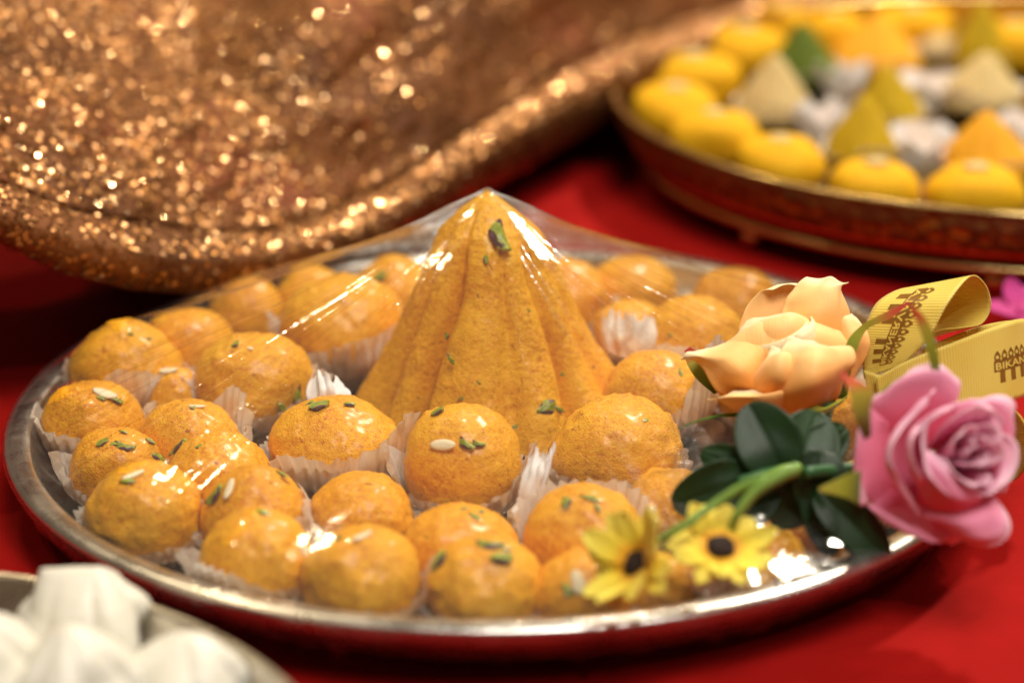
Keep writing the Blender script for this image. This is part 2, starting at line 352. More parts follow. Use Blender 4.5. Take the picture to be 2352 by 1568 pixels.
def bit_mesh(kind, k):
    key = (kind, k)
    if key in bits: return bits[key]
    v = SV.copy()
    if kind == 'p':
        v = np.sign(v) * np.abs(v) ** .7; v = v * (1 + .34 * vnoise(v, 1.4, 30 + k)[:, None]) * (1 + .12 * vnoise(v, 3.4, 60 + k)[:, None]); rg = np.random.default_rng(40 + k)
        for _ in range(9):
            nn = rg.normal(0, 1, 3); nn /= np.linalg.norm(nn); v = v - np.maximum(v @ nn - rg.uniform(.45, .8), 0)[:, None] * nn
        v[:, 1] *= .40 + .08 * k; v[:, 2] *= .26; v[:, 1] += .16 * v[:, 0] ** 2; m = MP
    elif kind == 'a':
        v = v * (1 + .06 * vnoise(v, 2, 50 + k)[:, None]); v[:, 1] *= .30 + .05 * k; v[:, 2] *= .13; v[:, 2] += .10 * v[:, 0] ** 2; m = MA
    else:
        v[:, 1] *= .09; v[:, 2] *= .09; v[:, 1] += .14 * v[:, 0] ** 2; m = MSAF
    me = bpy.data.meshes.new({'p': 'pistachio_sliver', 'a': 'almond_flake', 's': 'saffron_thread'}[kind]); me.from_pydata(v.tolist(), [], SF); me.update()
    me.polygons.foreach_set('use_smooth', [kind != 'p'] * len(me.polygons)); me.materials.append(m); bits[key] = me; return me
def ray_ell(px, py, c, rad):
    """hit of the pixel's ray with an axis-aligned ellipsoid, nearest point if it misses"""
    a = (px - PW / 2) / FPX; b = -(py - PH / 2) / FPX; d = FWD + a * RT + b * UP
    o = (CAM - c) / rad; dd = d / rad; A = dd @ dd; B = o @ dd; C = o @ o - 1; q = B * B - A * C
    t = (-B - math.sqrt(q)) / A if q > 0 else -B / A
    p = o + dd * t; p /= np.linalg.norm(p)
    return c + p * rad, p / rad / np.linalg.norm(p / rad)
def put_bit(par, px, py, kind, ln, ang, hit, nrm, proud=.35):
    me = bit_mesh(kind, random.randrange(5)); o = bpy.data.objects.new(me.name, me); COL.objects.link(o); o.parent = par
    D = (hit - CAM) @ FWD; half = ln / 2 * D / FPX * (1.3 if kind == 'p' else 1)
    th = math.radians(-ang); tx = RT * math.cos(th) + UP * math.sin(th); tx = tx - nrm * (tx @ nrm); tx /= np.linalg.norm(tx)
    ty = np.cross(nrm, tx)
    thick = {'p': .30, 'a': .13, 's': .09}[kind] * half
    pos = hit + nrm * thick * proud - ORG[par.name]
    o.matrix_local = Matrix(((tx[0] * half, ty[0] * half, nrm[0] * half, pos[0]), (tx[1] * half, ty[1] * half, nrm[1] * half, pos[1]), (tx[2] * half, ty[2] * half, nrm[2] * half, pos[2]), (0, 0, 0, 1)))
    return o

EL = []   # ellipsoids: centre, radii
SE, CE = math.sin(PIT), math.cos(PIT)
for (px, py, rx, ry, d, sp) in BALLS:
    D = dep(px, py, FLOOR + .018); r = rx * D / FPX; vy = ry * D / FPX
    e = PIT + (py - PH / 2) / FPX
    rz = math.sqrt(max((vy * vy - (r * math.sin(e)) ** 2), (r * .55) ** 2)) / math.cos(e)
    rz = min(rz * 1.10, r * 1.08)
    D = dep(px, py, FLOOR + rz * .93); r = rx * D / FPX
    c = P(px, py, D)
    EL.append([c, np.array([r * 1.07, r * 1.07, rz * 1.03])])
# ease apart those that overlap
for it in range(40):
    for i in range(len(EL)):
        for j in range(i):
            dv = EL[i][0][:2] - EL[j][0][:2]; L = np.linalg.norm(dv); need = (EL[i][1][0] + EL[j][1][0]) * .86
            if L < need:
                s = dv / L * (need - L) * .25; EL[i][0][:2] += s; EL[j][0][:2] -= s
# modak
MB = on(1127, 948, FLOOR); MH = .0872
prof_px = [(450, 2), (456, 9), (468, 27), (485, 50), (505, 78), (525, 102), (545, 121), (570, 136), (620, 152), (700, 182), (760, 206), (820, 232), (880, 262), (930, 284), (965, 284)]
DM = (MB - CAM) @ FWD
def modak_r(h):  # h: height above base -> radius
    hs = [(948 - y) * DM / FPX / CE for y, _ in prof_px][::-1]; rs = [x * DM / FPX for _, x in prof_px][::-1]
    return np.interp(h, hs, rs)
MH = (948 - 450) * DM / FPX / CE
for i, e in enumerate(EL):   # keep balls out of the modak foot
    dv = e[0][:2] - MB[:2]; L = np.linalg.norm(dv); need = modak_r(e[0][2]) * .86 + e[1][0] * .93
    if L < need: e[0][:2] = MB[:2] + dv / L * need
    L = np.linalg.norm(e[0][:2])
    if L + e[1][0] > .171: e[0][:2] *= (.171 - e[1][0]) / L

def build_modak():
    t = thing('giant_modak', 'tall pleated orange modak with pointed tip in the middle of the tray', 'sweet', tuple(MB))
    nz, na = 200, 360
    h = np.linspace(0, 1, nz) * MH; th = np.linspace(0, 2 * np.pi, na, endpoint=False)
    # grooves: azimuth measured from the side facing the camera (-y), positive to the right
    gro = np.radians([-172, -140, -100, -62, -33, 12, 44, 72, 110, 145]); az = np.arctan2(np.sin(th + np.pi / 2), np.cos(th + np.pi / 2))
    Hh, A = np.meshgrid(h, az, indexing='ij'); hn = Hh / MH
    tw = A + .10 * np.sin(hn * 4 + 1) * (1 - hn) + .10 * vnoise(np.stack([np.cos(A) * 2, np.sin(A) * 2, hn * 3], -1), 1, 8)
    dep_ = np.zeros_like(A); depths = [1, .9, 1, 1.0, 1.3, .42, .95, .55, 1, .9]
    for g, k in zip(gro, depths):
        d = np.angle(np.exp(1j * (tw - g))); dep_ += k * np.exp(-(d / .085) ** 2) * .8 + .55 * k * np.exp(-(d / .26) ** 2)
    amp = np.interp(hn, [0, .1, .4, .75, .9, 1], [.20, .27, .25, .15, .06, .01])
    R0 = modak_r(Hh)
    R = R0 * (1 + np.interp(hn, [0, .3, .55, .78, 1], [.14, .16, .12, .02, 0]) - amp * dep_)
    fl = .20 * np.exp(-((np.degrees(A) - 72) / 38) ** 2) + .07 * np.exp(-((np.degrees(A) + 95) / 30) ** 2)
    R = R * (1 + fl * np.exp(-(hn / .26) ** 2))
    ca, sa = np.sin(A), -np.cos(A)
    pts = np.stack([ca * R, sa * R, Hh], -1)
    nn = vnoise(pts, 45, 2) * .0016 + vnoise(pts, 110, 3) * .0004 + vnoise(pts, 220, 4) * .00045 + vnoise(pts, 600, 5) * .00022 + vnoise(pts, 1200, 6) * .00012
    R = R + nn * np.clip(R0 / .01, 0, 1)
    R = np.where(hn < .03, R * (.93 + .07 * hn / .03), R)
    pts = np.stack([ca * R, sa * R, Hh], -1) + MB
    V = np.concatenate([pts.reshape(-1, 3), [MB + [0, 0, MH]]]); F = gridf(nz, na, wrapn=True)
    body = mk('dough_body', V, F, MMOD, t)
    for (px, py, k, ln, ang) in [(1142, 543, 'p', 66, 78), (1117, 598, 'p', 26, 85), (1126, 612, 's', 26, 60), (1078, 664, 's', 22, -85), (1214, 714, 'p', 12, 20), (1252, 938, 'p', 50, 3), (1284, 942, 'p', 26, 10), (1198, 875, 's', 18, 80), (1028, 772, 'p', 18, -50), (1037, 828, 'p', 26, 40), (930, 985, 'p', 20, 80), (1146, 650, 's', 16, 60), (1100, 880, 'p', 12, 30), (1060, 915, 'p', 14, -40), (1240, 820, 's', 14, 30), (1180, 980, 'p', 14, 10), (1000, 900, 's', 14, -60), (1290, 860, 'p', 16, 50), (1090, 740, 's', 10, 0)]:
        # march the ray on to the body
        a = (px - PW / 2) / FPX; b = -(py - PH / 2) / FPX; d = FWD + a * RT + b * UP
        D = DM - .085; hit = None
        while D < DM + .05:
            p = CAM + d * D; q = p - MB
            if 0 < q[2] < MH and math.hypot(q[0], q[1]) < modak_r(q[2]) * (1.125 if q[2] < MH * .78 else 1.05): hit = p; break
            D += .0004
        if hit is None: continue
        q = hit - MB; sl = (modak_r(q[2] + .002) - modak_r(q[2] - .002)) / .004; nr = np.array([q[0], q[1], 0]) / math.hypot(q[0], q[1]); nr[2] = -sl; nr /= np.linalg.norm(nr)
        put_bit(t, px, py, k, ln, ang, hit, nr, .9)
build_modak()

# film height: a stretched membrane over everything in the tray, held at the rim
def solve_film():
    H = None
    for N, its in ((60, 900), (120, 700), (240, 500)):
        g = np.linspace(-.182, .182, N); GX, GY = np.meshgrid(g, g, indexing='ij'); rr = np.hypot(GX, GY)
        ob = np.full((N, N), -1.)
        for c, r in EL:
            q = 1 - ((GX - c[0]) / r[0]) ** 2 - ((GY - c[1]) / r[1]) ** 2
            ob = np.maximum(ob, np.where(q > 0, c[2] + (r[2] + .0008) * np.sqrt(np.maximum(q, 0)), -1))
        rm = np.hypot(GX - MB[0], GY - MB[1]); hs = np.linspace(0, MH, 300); rs = modak_r(hs) * 1.07 + .0004
        ob = np.maximum(ob, np.where(rm < rs[0], MB[2] + .0012 + np.interp(-rm, -rs, hs), -1))
        inside = rr < .1775
        if H is None: H = np.where(inside, np.maximum(ob, .026), .0252)
        else:
            o = np.linspace(-.182, .182, H.shape[0]); H = np.stack([np.interp(g, o, H[i]) for i in range(H.shape[0])]); H = np.stack([np.interp(g, o, H[:, j]) for j in range(N)], 1)
        for _ in range(its):
            A = H.copy(); A[1:-1, 1:-1] = (H[2:, 1:-1] + H[:-2, 1:-1] + H[1:-1, 2:] + H[1:-1, :-2]) / 4
            H = np.where(inside, np.maximum(H + 1.0 * (A - H), ob), .0252)
    return g, H, ob
FG, FH, FOB = solve_film()
def taut():
    """film pulled straight from the tip over whatever it touches: upper hull along each radius, eased toward the membrane"""
    global FH
    na, nr = 360, 140; th = np.linspace(0, 2 * np.pi, na, endpoint=False); HH = np.zeros((na, nr)); f = np.linspace(0, 1, nr)
    for k, t in enumerate(th):
        dx, dy = math.cos(t), math.sin(t); b_ = MB[0] * dx + MB[1] * dy; L = -b_ + math.sqrt(b_ * b_ + .1775 ** 2 - MB[0] ** 2 - MB[1] ** 2)
        o = fz(MB[0] + f * L * dx, MB[1] + f * L * dy, FOB); o[0] = MB[2] + MH + .001; o[-1] = .0252; o[-2] = max(o[-2], .0252)
        hull = [0]
        for q in range(1, nr):
            if o[q] < 0: continue
            while len(hull) > 1 and (o[hull[-1]] - o[hull[-2]]) * (q - hull[-2]) <= (o[q] - o[hull[-2]]) * (hull[-1] - hull[-2]): hull.pop()
            hull.append(q)
        HH[k] = np.interp(np.arange(nr), hull, o[hull])
    k = np.ones(9) / 9
    HH = np.stack([np.convolve(np.r_[HH[-4:, j], HH[:, j], HH[:4, j]], k, 'valid') for j in range(nr)], 1)
    GX, GY = np.meshgrid(FG, FG, indexing='ij'); rx, ry = GX - MB[0], GY - MB[1]; an = np.arctan2(ry, rx) % (2 * np.pi); rr = np.hypot(rx, ry)
    dx, dy = np.cos(an), np.sin(an); b_ = MB[0] * dx + MB[1] * dy; L = -b_ + np.sqrt(b_ * b_ + .1775 ** 2 - MB[0] ** 2 - MB[1] ** 2)
    a = an / (2 * np.pi) * na; i = a.astype(int) % na; i2 = (i + 1) % na; fa = a - a.astype(int); q = np.clip(rr / L, 0, 1) * (nr - 1.001); j = np.minimum(q.astype(int), nr - 2); fq = q - j
    Hh = (HH[i, j] * (1 - fq) + HH[i, j + 1] * fq) * (1 - fa) + (HH[i2, j] * (1 - fq) + HH[i2, j + 1] * fq) * fa
    ins = np.hypot(GX, GY) < .1775
    H = np.where(ins, np.maximum(.68 * Hh + .32 * FH, FOB), .0252)
    for _ in range(6):
        A = H.copy(); A[1:-1, 1:-1] = (H[2:, 1:-1] + H[:-2, 1:-1] + H[1:-1, 2:] + H[1:-1, :-2]) / 4; H = np.where(ins, np.maximum(A, FOB), .0252)
    FH = H
def fz(x, y, T=None):
    T = FH if T is None else T
    n = len(FG); s = (FG[1] - FG[0]); a = np.clip((x - FG[0]) / s, 0, n - 1.001); b = np.clip((y - FG[0]) / s, 0, n - 1.001)
    i = a.astype(int); j = b.astype(int); f = a - i; g = b - j
    return T[i, j] * (1 - f) * (1 - g) + T[i + 1, j] * f * (1 - g) + T[i, j + 1] * (1 - f) * g + T[i + 1, j + 1] * f * g
taut()
def build_film():
    tx, ty = MB[0], MB[1]; na, nr = 900, 170
    th = np.linspace(0, 2 * np.pi, na + 1); rad = np.linspace(0, 1, nr) ** 1.15
    dx, dy = np.cos(th), np.sin(th); bq = tx * dx + ty * dy; L = -bq + np.sqrt(bq * bq + .1778 ** 2 - tx * tx - ty * ty)
    RR = rad[:, None] * L[None]; X = tx + RR * dx; Y = ty + RR * dy; Z = fz(X, Y)
    Z[0] = MB[2] + MH + .0011
    free = np.clip((Z - fz(X, Y, FOB)) / .004, 0, 1)
    TH = np.repeat(th[None], nr, 0)
    u = np.stack([np.cos(TH) * 9, np.sin(TH) * 9, rad[:, None] * 1.2 + 0 * TH], -1)
    wr = vnoise(u, 1.0, 11) * .0011 + vnoise(u, 2.6, 12) * .0008 + vnoise(u, 6, 13) * .0003
    cz = (1 - np.abs(vnoise(u * np.array([1, 1, .5]), 3.3, 14))) ** 14 * .0011 + (1 - np.abs(vnoise(u * np.array([1, 1, .4]), 1.6, 15))) ** 22 * .0014
    side = .14 + .86 * np.clip(np.abs(np.cos(TH)) * 1.5 - .45, 0, 1); side = np.where(np.sin(TH) > .2, 1, side) * np.where(np.cos(TH) > .1, .05, .6)
    wr = wr * (.45 + .4 * side) + cz * side * .75
    wr *= np.interp(rad, [0, .1, .38, .8, 1], [0, .04, .75, 1.0, .4])[:, None] * (.08 + .92 * free)
    Z = Z + wr
    UVr = np.repeat((rad)[:, None], na + 1, 1); UVa = TH / (2 * np.pi)
    # skirt folded over and under the rim
    rows = [];
    for k, (r_, z_) in enumerate([(.1790, .0256), (.1803, .0244), (.1809, .0225), (.1800, .0195), (.1776, .0165), (.1745, .0130), (.1715, .0095)]):
        am = .0003 * k ** 1.1 + .0002
        q = vnoise(np.stack([np.cos(th) * 14, np.sin(th) * 14, 0 * th + k * .35], -1), 1, 21) * am + vnoise(np.stack([np.cos(th) * 45, np.sin(th) * 45, 0 * th + k * .5], -1), 1, 22) * am * .7
        rr = r_ + np.abs(q) ; rows.append(np.stack([rr * np.cos(np.arctan2(Y[-1], X[-1])), rr * np.sin(np.arctan2(Y[-1], X[-1])), z_ + q * .5], -1))
    G = np.concatenate([np.stack([X, Y, Z], -1), np.array(rows)]); m = len(G)
    uv = np.stack([np.concatenate([UVa, np.repeat(UVa[:1], 7, 0)]), np.concatenate([UVr, 1 + .03 * np.arange(1, 8)[:, None] + 0 * TH[:7]])], -1)
    o = mk('plastic_film', G.reshape(-1, 3), gridf(m, na + 1), MFILM, None, (0, 0, RIMZ), uv=uv.reshape(-1, 2))
    tag(o, 'clear plastic film stretched like a tent from modak tip to tray rim', 'film')
build_film()

CUPNOTE = {}
def build_ball(i):
    px, py, rx, ry, d, sp = BALLS[i]; c, r = EL[i]
    base = np.array([c[0], c[1], c[2] - r[2] * .93])
    t = thing('ladoo', d, 'sweet', tuple(base), 'orange ladoos in the front tray')
    v = IV.copy(); s = 100 + i
    wob = 1 + .07 * vnoise(v, 1.1, s) + .035 * vnoise(v, 2.6, s + 1) + .014 * vnoise(v, 7, s + 2) - .05 * np.clip(v @ np.array([math.cos(i * 2.1), math.sin(i * 2.1), .3]) - .75, 0, 1) * 3
    rr = v * wob[:, None]; rr[:, 2] = np.where(rr[:, 2] < -.85, -.85 + (rr[:, 2] + .85) * .3, rr[:, 2])
    pts = rr * r; fine = .0010 * np.maximum(vnoise(pts, 420, s + 7) - .55, 0) * 2 + .00030 * vnoise(pts, 380, s + 3) + .00018 * vnoise(pts, 800, s + 4) + (.0011 * np.maximum(vnoise(pts, 160, s + 5) - .45, 0) * 2)
    if 'lumpy' in d: fine = fine + .0022 * np.maximum(vnoise(pts, 190, s + 9) - .35, 0)
    pts = c + pts + v * fine[:, None]
    pts[:, 2] = np.maximum(pts[:, 2], FLOOR + .0002)
    mk('ladoo_body', pts, IF, MS if i % 3 else MS2, t)
    for (x, y, k, ln, ang) in sp:
        # shift with the ball if it was eased aside
        hit, nr = ray_ell(x, y, c, r * 1.0); put_bit(t, x, y, k, ln, ang, hit, nr, .45)
for i in range(len(BALLS)): build_ball(i)

# cups: height by direction (degrees, 0 = right, -90 = toward camera): list of (direction, extra height fraction)
CUPS = {0: [(180, .55), (-150, .5), (-110, .3), (20, .3)], 1: [(180, .35), (-60, .35), (-90, .35), (-20, .3)], 4: [(30, .1)], 5: [(30, .45), (60, .5)], 6: [(180, .35), (-150, .35)],
        8: [(180, .1), (-90, -.1), (-20, .1)], 9: [(-45, .4)], 10: [(-125, .42), (-100, .35), (-70, .1), (180, .35)], 11: [(-120, .42), (-80, .1), (-50, .4), (-20, .45), (0, .4)], 12: [(180, .5), (-140, .45)],
        13: [(0, .3), (180, .3), (-30, .2)], 14: [(0, .35), (-20, .2)], 15: [(180, .1)], 17: [(90, .38), (60, .35), (120, .36), (30, .3), (150, .28)], 19: [(200, .3), (-60, .1)], 20: [(0, .5), (-50, .8), (-30, .7)], 21: [(150, .4), (100, .3)],
        22: [(-70, .22), (-30, .40), (180, .3), (-110, .1)], 27: [(-20, .2)], 29: [(180, .4), (-130, .4), (-100, .35)]}
def build_cup(i):
    px, py, rx, ry, d, sp = BALLS[i]; c, r = EL[i]
    npl = 34; na = npl * 6; nz = 16; s = 300 + i
    th = np.linspace(0, 2 * np.pi, na, endpoint=False); t = np.linspace(0, 1, nz)
    ht = .74 + .18 * vnoise(np.stack([np.cos(th) * 1.5, np.sin(th) * 1.5, 0 * th], -1), 1, s) + .05 * vnoise(np.stack([np.cos(th) * 7, np.sin(th) * 7, 0 * th], -1), 1, s + 1)
    for (a, e) in CUPS.get(i, []):
        dd = np.angle(np.exp(1j * (th - math.radians(a)))); ht = ht + 1.5 * e * np.exp(-(dd / .42) ** 2)
    ht = ht + .025 * np.cos(th * npl)
    T, TH = np.meshgrid(t, th, indexing='ij'); h = T * ht[None] * r[2]   # height above the tray floor
    q = np.clip((h - r[2] * .93) / r[2], -1, 1); sph = np.sqrt(np.maximum(1 - q * q, 0)) * r[0]
    rad = np.where(q < 0, np.maximum(sph, r[0] * .62), r[0] * (1 + .10 * q)) * 1.045 + .0007
    rad = rad + T ** 1.5 * r[0] * .10 * (1 + .8 * vnoise(np.stack([np.cos(TH) * 2, np.sin(TH) * 2, T], -1), 1, s + 2))
    rad = rad + .00085 * (.3 + T) * (1 + .8 * vnoise(np.stack([np.cos(TH) * 4, np.sin(TH) * 4, T], -1), 1, s + 6)) * np.cos(TH * npl + 2.2 * vnoise(np.stack([np.cos(TH) * 3, np.sin(TH) * 3, T * 2], -1), 1, s + 3)) + .0013 * vnoise(np.stack([np.cos(TH) * 6, np.sin(TH) * 9, T * 4], -1), 1, s + 4)
    G = np.stack([c[0] + rad * np.cos(TH), c[1] + rad * np.sin(TH), FLOOR + .0003 + h], -1)
    for j, (c2, r2) in enumerate(EL):      # pressed flat by the neighbours
        if j == i: continue
        q = (G - c2) / (r2 * 1.02); L = np.linalg.norm(q, axis=-1, keepdims=True)
        G = np.where(L < 1, c2 + q / np.maximum(L, .2) * (r2 * 1.02), G)
    rm = G[..., :2] - MB[:2]; L = np.linalg.norm(rm, axis=-1); need = modak_r(np.clip(G[..., 2] - MB[2], 0, MH)) * 1.03
    k = np.where(L < need, need / np.maximum(L, 1e-6), 1)[..., None]; G[..., :2] = MB[:2] + rm * k
    Lr = np.linalg.norm(G[..., :2], axis=-1); lim = np.interp(G[..., 2], [.005, .0075, .015, .0225, .03], [.144, .157, .166, .170, .1715]); G[..., :2] *= np.where(Lr > lim, lim / Lr, 1)[..., None]
    G[..., 2] = np.minimum(G[..., 2], fz(G[..., 0], G[..., 1]) - .0006 - .002 * 0)
    G[..., 2] = np.maximum(G[..., 2], FLOOR + .0002)
    V = G.reshape(-1, 3); F = gridf(nz, na, wrapn=True)
    base = np.array([c[0], c[1], FLOOR])
    bn = len(V); V = np.concatenate([V, [base + [0, 0, .0003]]]); F += [(bn, (j + 1) % na, j) for j in range(na)]
    o = mk('paper_cup', V, F, MPAP, None, base)
    sd = d.split(',')[0]
    tag(o, ' '.join(('pleated paper cup holding the ' + sd).split()[:16]), 'paper cup', 'paper cups holding the ladoos')
for i in range(len(BALLS)): build_cup(i)

# loose torn white corners of paper between the sweets
def scrap(pts, D0, lab, seed, mat=None):
    C = [[P(x, y, D0 + dd) for x, y, dd in row] for row in pts]
    G = patch(C, 26, 40); N = gnorm(G); k = np.arange(40)[None]; v = np.linspace(0, 1, 26)[:, None]
    G = G + N * (.0016 * np.abs(((k / 5.0 + .6 * v) % 2) - 1) - .0008 + .0012 * vnoise(G, 240, seed))[..., None]
    top = (.0035 * np.abs(((k / 3.1) % 2) - 1) + .002 * vnoise(np.stack([k / 3., k * 0., k * 0. + seed], -1), 1, 3))
    G = G + (v ** 2 * top)[..., None] * (G[-1:] - G[-2:-1]) / np.linalg.norm(G[-1:] - G[-2:-1], axis=-1, keepdims=True)
    V, F = shell(G, .00012); o = mk('paper_scrap', V, F, mat or MWP, None, G.mean((0, 1)), smooth=False); tag(o, lab, 'paper scrap')
scrap([[(700, 935, 0), (745, 950, -.004), (800, 940, 0)], [(704, 905, .003), (752, 900, -.004), (806, 905, .003)], [(712, 872, .006), (748, 868, 0), (790, 882, .006)]], dep(750, 905, .030), 'white torn paper corner left of the modak beside the big glossy ladoo', 5)
scrap([[(1170, 1170, 0), (1200, 1190, -.004), (1240, 1170, 0)], [(1200, 1105, .003), (1228, 1110, -.004), (1258, 1095, .003)], [(1218, 1050, .006), (1246, 1050, 0), (1276, 1040, .004)]], dep(1225, 1110, .030), 'bright white paper corner between the two ladoos below the modak', 9)
scrap([[(1385, 800, 0), (1440, 822, -.004), (1500, 800, 0)], [(1378, 765, .003), (1440, 785, -.003), (1510, 770, .003)], [(1385, 730, .006), (1440, 738, 0), (1505, 742, .006)]], dep(1440, 800, .030), 'curled greased paper flap right of the modak flank', 13, MPAP)

# ------------------------------------------------------------------ sequinned cloth behind
EX = [-260, 0, 150, 300, 450, 600, 750, 900, 1050, 1200, 1320, 1420, 1600, 1800, 2000, 2200]
EY = [470, 556, 625, 662, 672, 660, 628, 572, 480, 388, 318, 262, 175, 95, 40, 5]
ED = [.900, .925, .945, .965, .99, 1.02, 1.05, 1.085, 1.135, 1.19, 1.235, 1.27, 1.36, 1.45, 1.52, 1.58]
def cloth_pt(x, t):
    """x in picture units along the edge, t distance up the cloth from its lower edge"""
    ey = np.interp(x, EX, EY); ed = np.interp(x, EX, ED)
    hem = np.interp(x, [-200, 0, 300, 600, 900, 1300, 1700], [150, 140, 160, 130, 160, 180, 130])
    s = t / hem
    roll = np.where(s < 1, -np.interp(x, [0, 700, 1000, 1500], [.020, .020, .028, .028]) * np.sqrt(np.maximum(1 - (2 * np.clip(s, 0, 1) - .9) ** 2, 0)), -.006 * np.exp(-((s - 1) / .5)))
    sl = np.interp(x, [-200, 450, 720, 1400, 1700], [1.25, 1.2, .42, .40, .8])
    ramp = sl * .00016 * np.maximum(t - hem * .5, 0) + .00000012 * np.maximum(t - hem, 0) ** 2
    p3 = np.stack([x / 300., t / 230., 0 * x], -1)
    und = .012 * vnoise(p3, .9, 41) + .006 * vnoise(p3, 2.1, 42) + .0018 * vnoise(p3, 7, 43)
    fold = -.018 * np.exp(-((t - 330 - .12 * x) / 130) ** 2) * np.clip(1 - x / 900, 0, 1) + .010 * np.exp(-((t - 520 + .1 * x) / 70) ** 2) * np.clip(1.1 - x / 500, 0, 1)
    D = ed + roll + ramp + und * np.clip(s, .25, 1) + fold
    # lower lip curls back and down
    under = np.minimum(t, 0); D = D + .0035 * (-under)
    return D, np.where(t < 0, ey + .25 * t, ey - t)
def build_cloth():
    nx, nt = 330, 200
    x = np.linspace(-260, 2200, nx); t = np.concatenate([np.linspace(-40, 0, 12, endpoint=False), np.linspace(0, 900, nt - 12)])
    Xg, Tg = np.meshgrid(x, t, indexing='ij'); D, Yg = cloth_pt(Xg, Tg)
    a = (Xg - PW / 2) / FPX; b = -(Yg - PH / 2) / FPX
    G = CAM + D[..., None] * (FWD + a[..., None] * RT + b[..., None] * UP)
    G[..., 2] = np.maximum(G[..., 2], .002)
    m = Mat('rose_gold_fabric'); n_ = m.noise(14, 3, .5); f_ = m.noise(900, 2, .6)
    m.set(Base__Color=m.ramp(n_, [(.35, (.11, .036, .009)), (.55, (.20, .068, .016)), (.7, (.20, .048, .015))]), Roughness=.65, Specular__IOR__Level=.2, Metallic=.0, Normal=m.bump(f_, .9, .0009))
    V, F = shell(G, .0012)
    base = np.array([G[:, 12, 0].mean(), G[:, 12, 1].mean(), 0.0])
    t_ = thing('sequin_cloth', 'bunched rose gold cloth covered in tiny round sequins behind the tray', 'cloth', tuple(base))
    mk('fabric', V, F, m.m, t_)
    # sequins
    N = gnorm(G); 
    # orient normals to the camera
    N = N * np.sign(((CAM - G) * N).sum(-1, keepdims=True))
    A_ = np.linalg.norm(np.cross(np.diff(G, axis=0)[:, :-1], np.diff(G, axis=1)[:-1]), axis=-1)
    A_[:, :11] = 0
    # leave out what is behind the frame's far margin
    Xc = Xg[:-1, :-1]; Yc = Yg[:-1, :-1]; A_ = A_ * ((Yc > -160) & (Xc > -120) & (Xc < 2050))
    cnt = 16000
    hem_ = np.interp(Xc, [-200, 0, 300, 600, 900, 1300, 1700], [150, 140, 160, 130, 160, 180, 130]); Tc = Tg[:-1, :-1]
    band = np.clip((Xc - 450) / 200, 0, 1) * np.exp(-((Tc - hem_ * .62) / (hem_ * .30)) ** 2); A_ = A_ * (1 + .25 * band); A_ = A_ * np.where((Xc > 650) & (Tc > hem_ * 1.15), .55, 1)
    pr = (A_ / A_.sum()).ravel(); idx = RNG.choice(len(pr), cnt, p=pr); i, j = np.unravel_index(idx, A_.shape)
    u = RNG.random(cnt)[:, None]; v = RNG.random(cnt)[:, None]
    pos = G[i, j] * (1 - u) * (1 - v) + G[i + 1, j] * u * (1 - v) + G[i, j + 1] * (1 - u) * v + G[i + 1, j + 1] * u * v
    co_ = np.stack([vnoise(pos, 38, 61) + .6 * vnoise(pos, 90, 64), vnoise(pos, 38, 62) + .6 * vnoise(pos, 90, 65), vnoise(pos, 38, 63) + .6 * vnoise(pos, 90, 66)], -1)
    nn = N[i, j] + .10 * co_ + RNG.normal(0, .19, (cnt, 3)); hv = (CAM - pos); hv /= np.linalg.norm(hv, axis=1, keepdims=True); kv = np.array([.75, 1.15, 1.65]) - pos; kv /= np.linalg.norm(kv, axis=1, keepdims=True); hv = hv + kv; hv /= np.linalg.norm(hv, axis=1, keepdims=True)
    bw = band[i, j][:, None] * .62; nn = nn * (1 - bw) + (hv + RNG.normal(0, .24, (cnt, 3))) * bw   # hem sequins turned to mirror the key lamp: glints put into their tilt
    nn /= np.linalg.norm(nn, axis=1, keepdims=True)
    pos = pos + N[i, j] * (.0010 + RNG.random(cnt)[:, None] * .0008)
    tt = np.cross(nn, RNG.normal(0, 1, (cnt, 3))); tt /= np.linalg.norm(tt, axis=1, keepdims=True); bb = np.cross(nn, tt)
    k = 8; th = np.linspace(0, 2 * np.pi, k, endpoint=False)
    rad = [(.00108, 0), (.00082, .00005), (.00036, .00003)]
    loc = np.array([[r_ * math.cos(a_), r_ * math.sin(a_), z_] for r_, z_ in rad for a_ in th])
    Floc = np.array(gridf(3, k, wrapn=True))
    ms = Mat('gold_sequin'); oi = ms.n('ShaderNodeNewGeometry')
    ms.set(Base__Color=ms.ramp(oi.outputs['Random Per Island'], [(0, (.22, .085, .022)), (.4, (.30, .13, .035)), (.75, (.54, .28, .12)), (1, (.82, .53, .28))]), Metallic=1.0, Roughness=ms.ramp(oi.outputs['Random Per Island'], [(0, (.42,) * 3), (.86, (.36,) * 3), (.89, (.14,) * 3), (1, (.12,) * 3)]))
    D_ = (pos - CAM) @ FWD; order = np.argsort(D_ + (np.abs(((pos - CAM) @ RT) / D_ + .12) > .095) * 5); near = order[:300]; rest = order[300:]
    W = pos[rest][:, None] + loc[None, :, 0:1] * tt[rest][:, None] + loc[None, :, 1:2] * bb[rest][:, None] + loc[None, :, 2:3] * nn[rest][:, None]
    nv = len(loc); F = (Floc[None] + (np.arange(len(rest)) * nv)[:, None, None]).reshape(-1, 4)
    me = bpy.data.meshes.new('sequins'); VV = (W.reshape(-1, 3) - base).astype(np.float32)
    me.vertices.add(len(VV)); me.vertices.foreach_set('co', VV.ravel()); me.loops.add(len(F) * 4); me.loops.foreach_set('vertex_index', F.ravel().astype(np.int32))
    me.polygons.add(len(F)); me.polygons.foreach_set('loop_start', (np.arange(len(F)) * 4).astype(np.int32)); me.update(calc_edges=True); me.materials.append(ms.m)
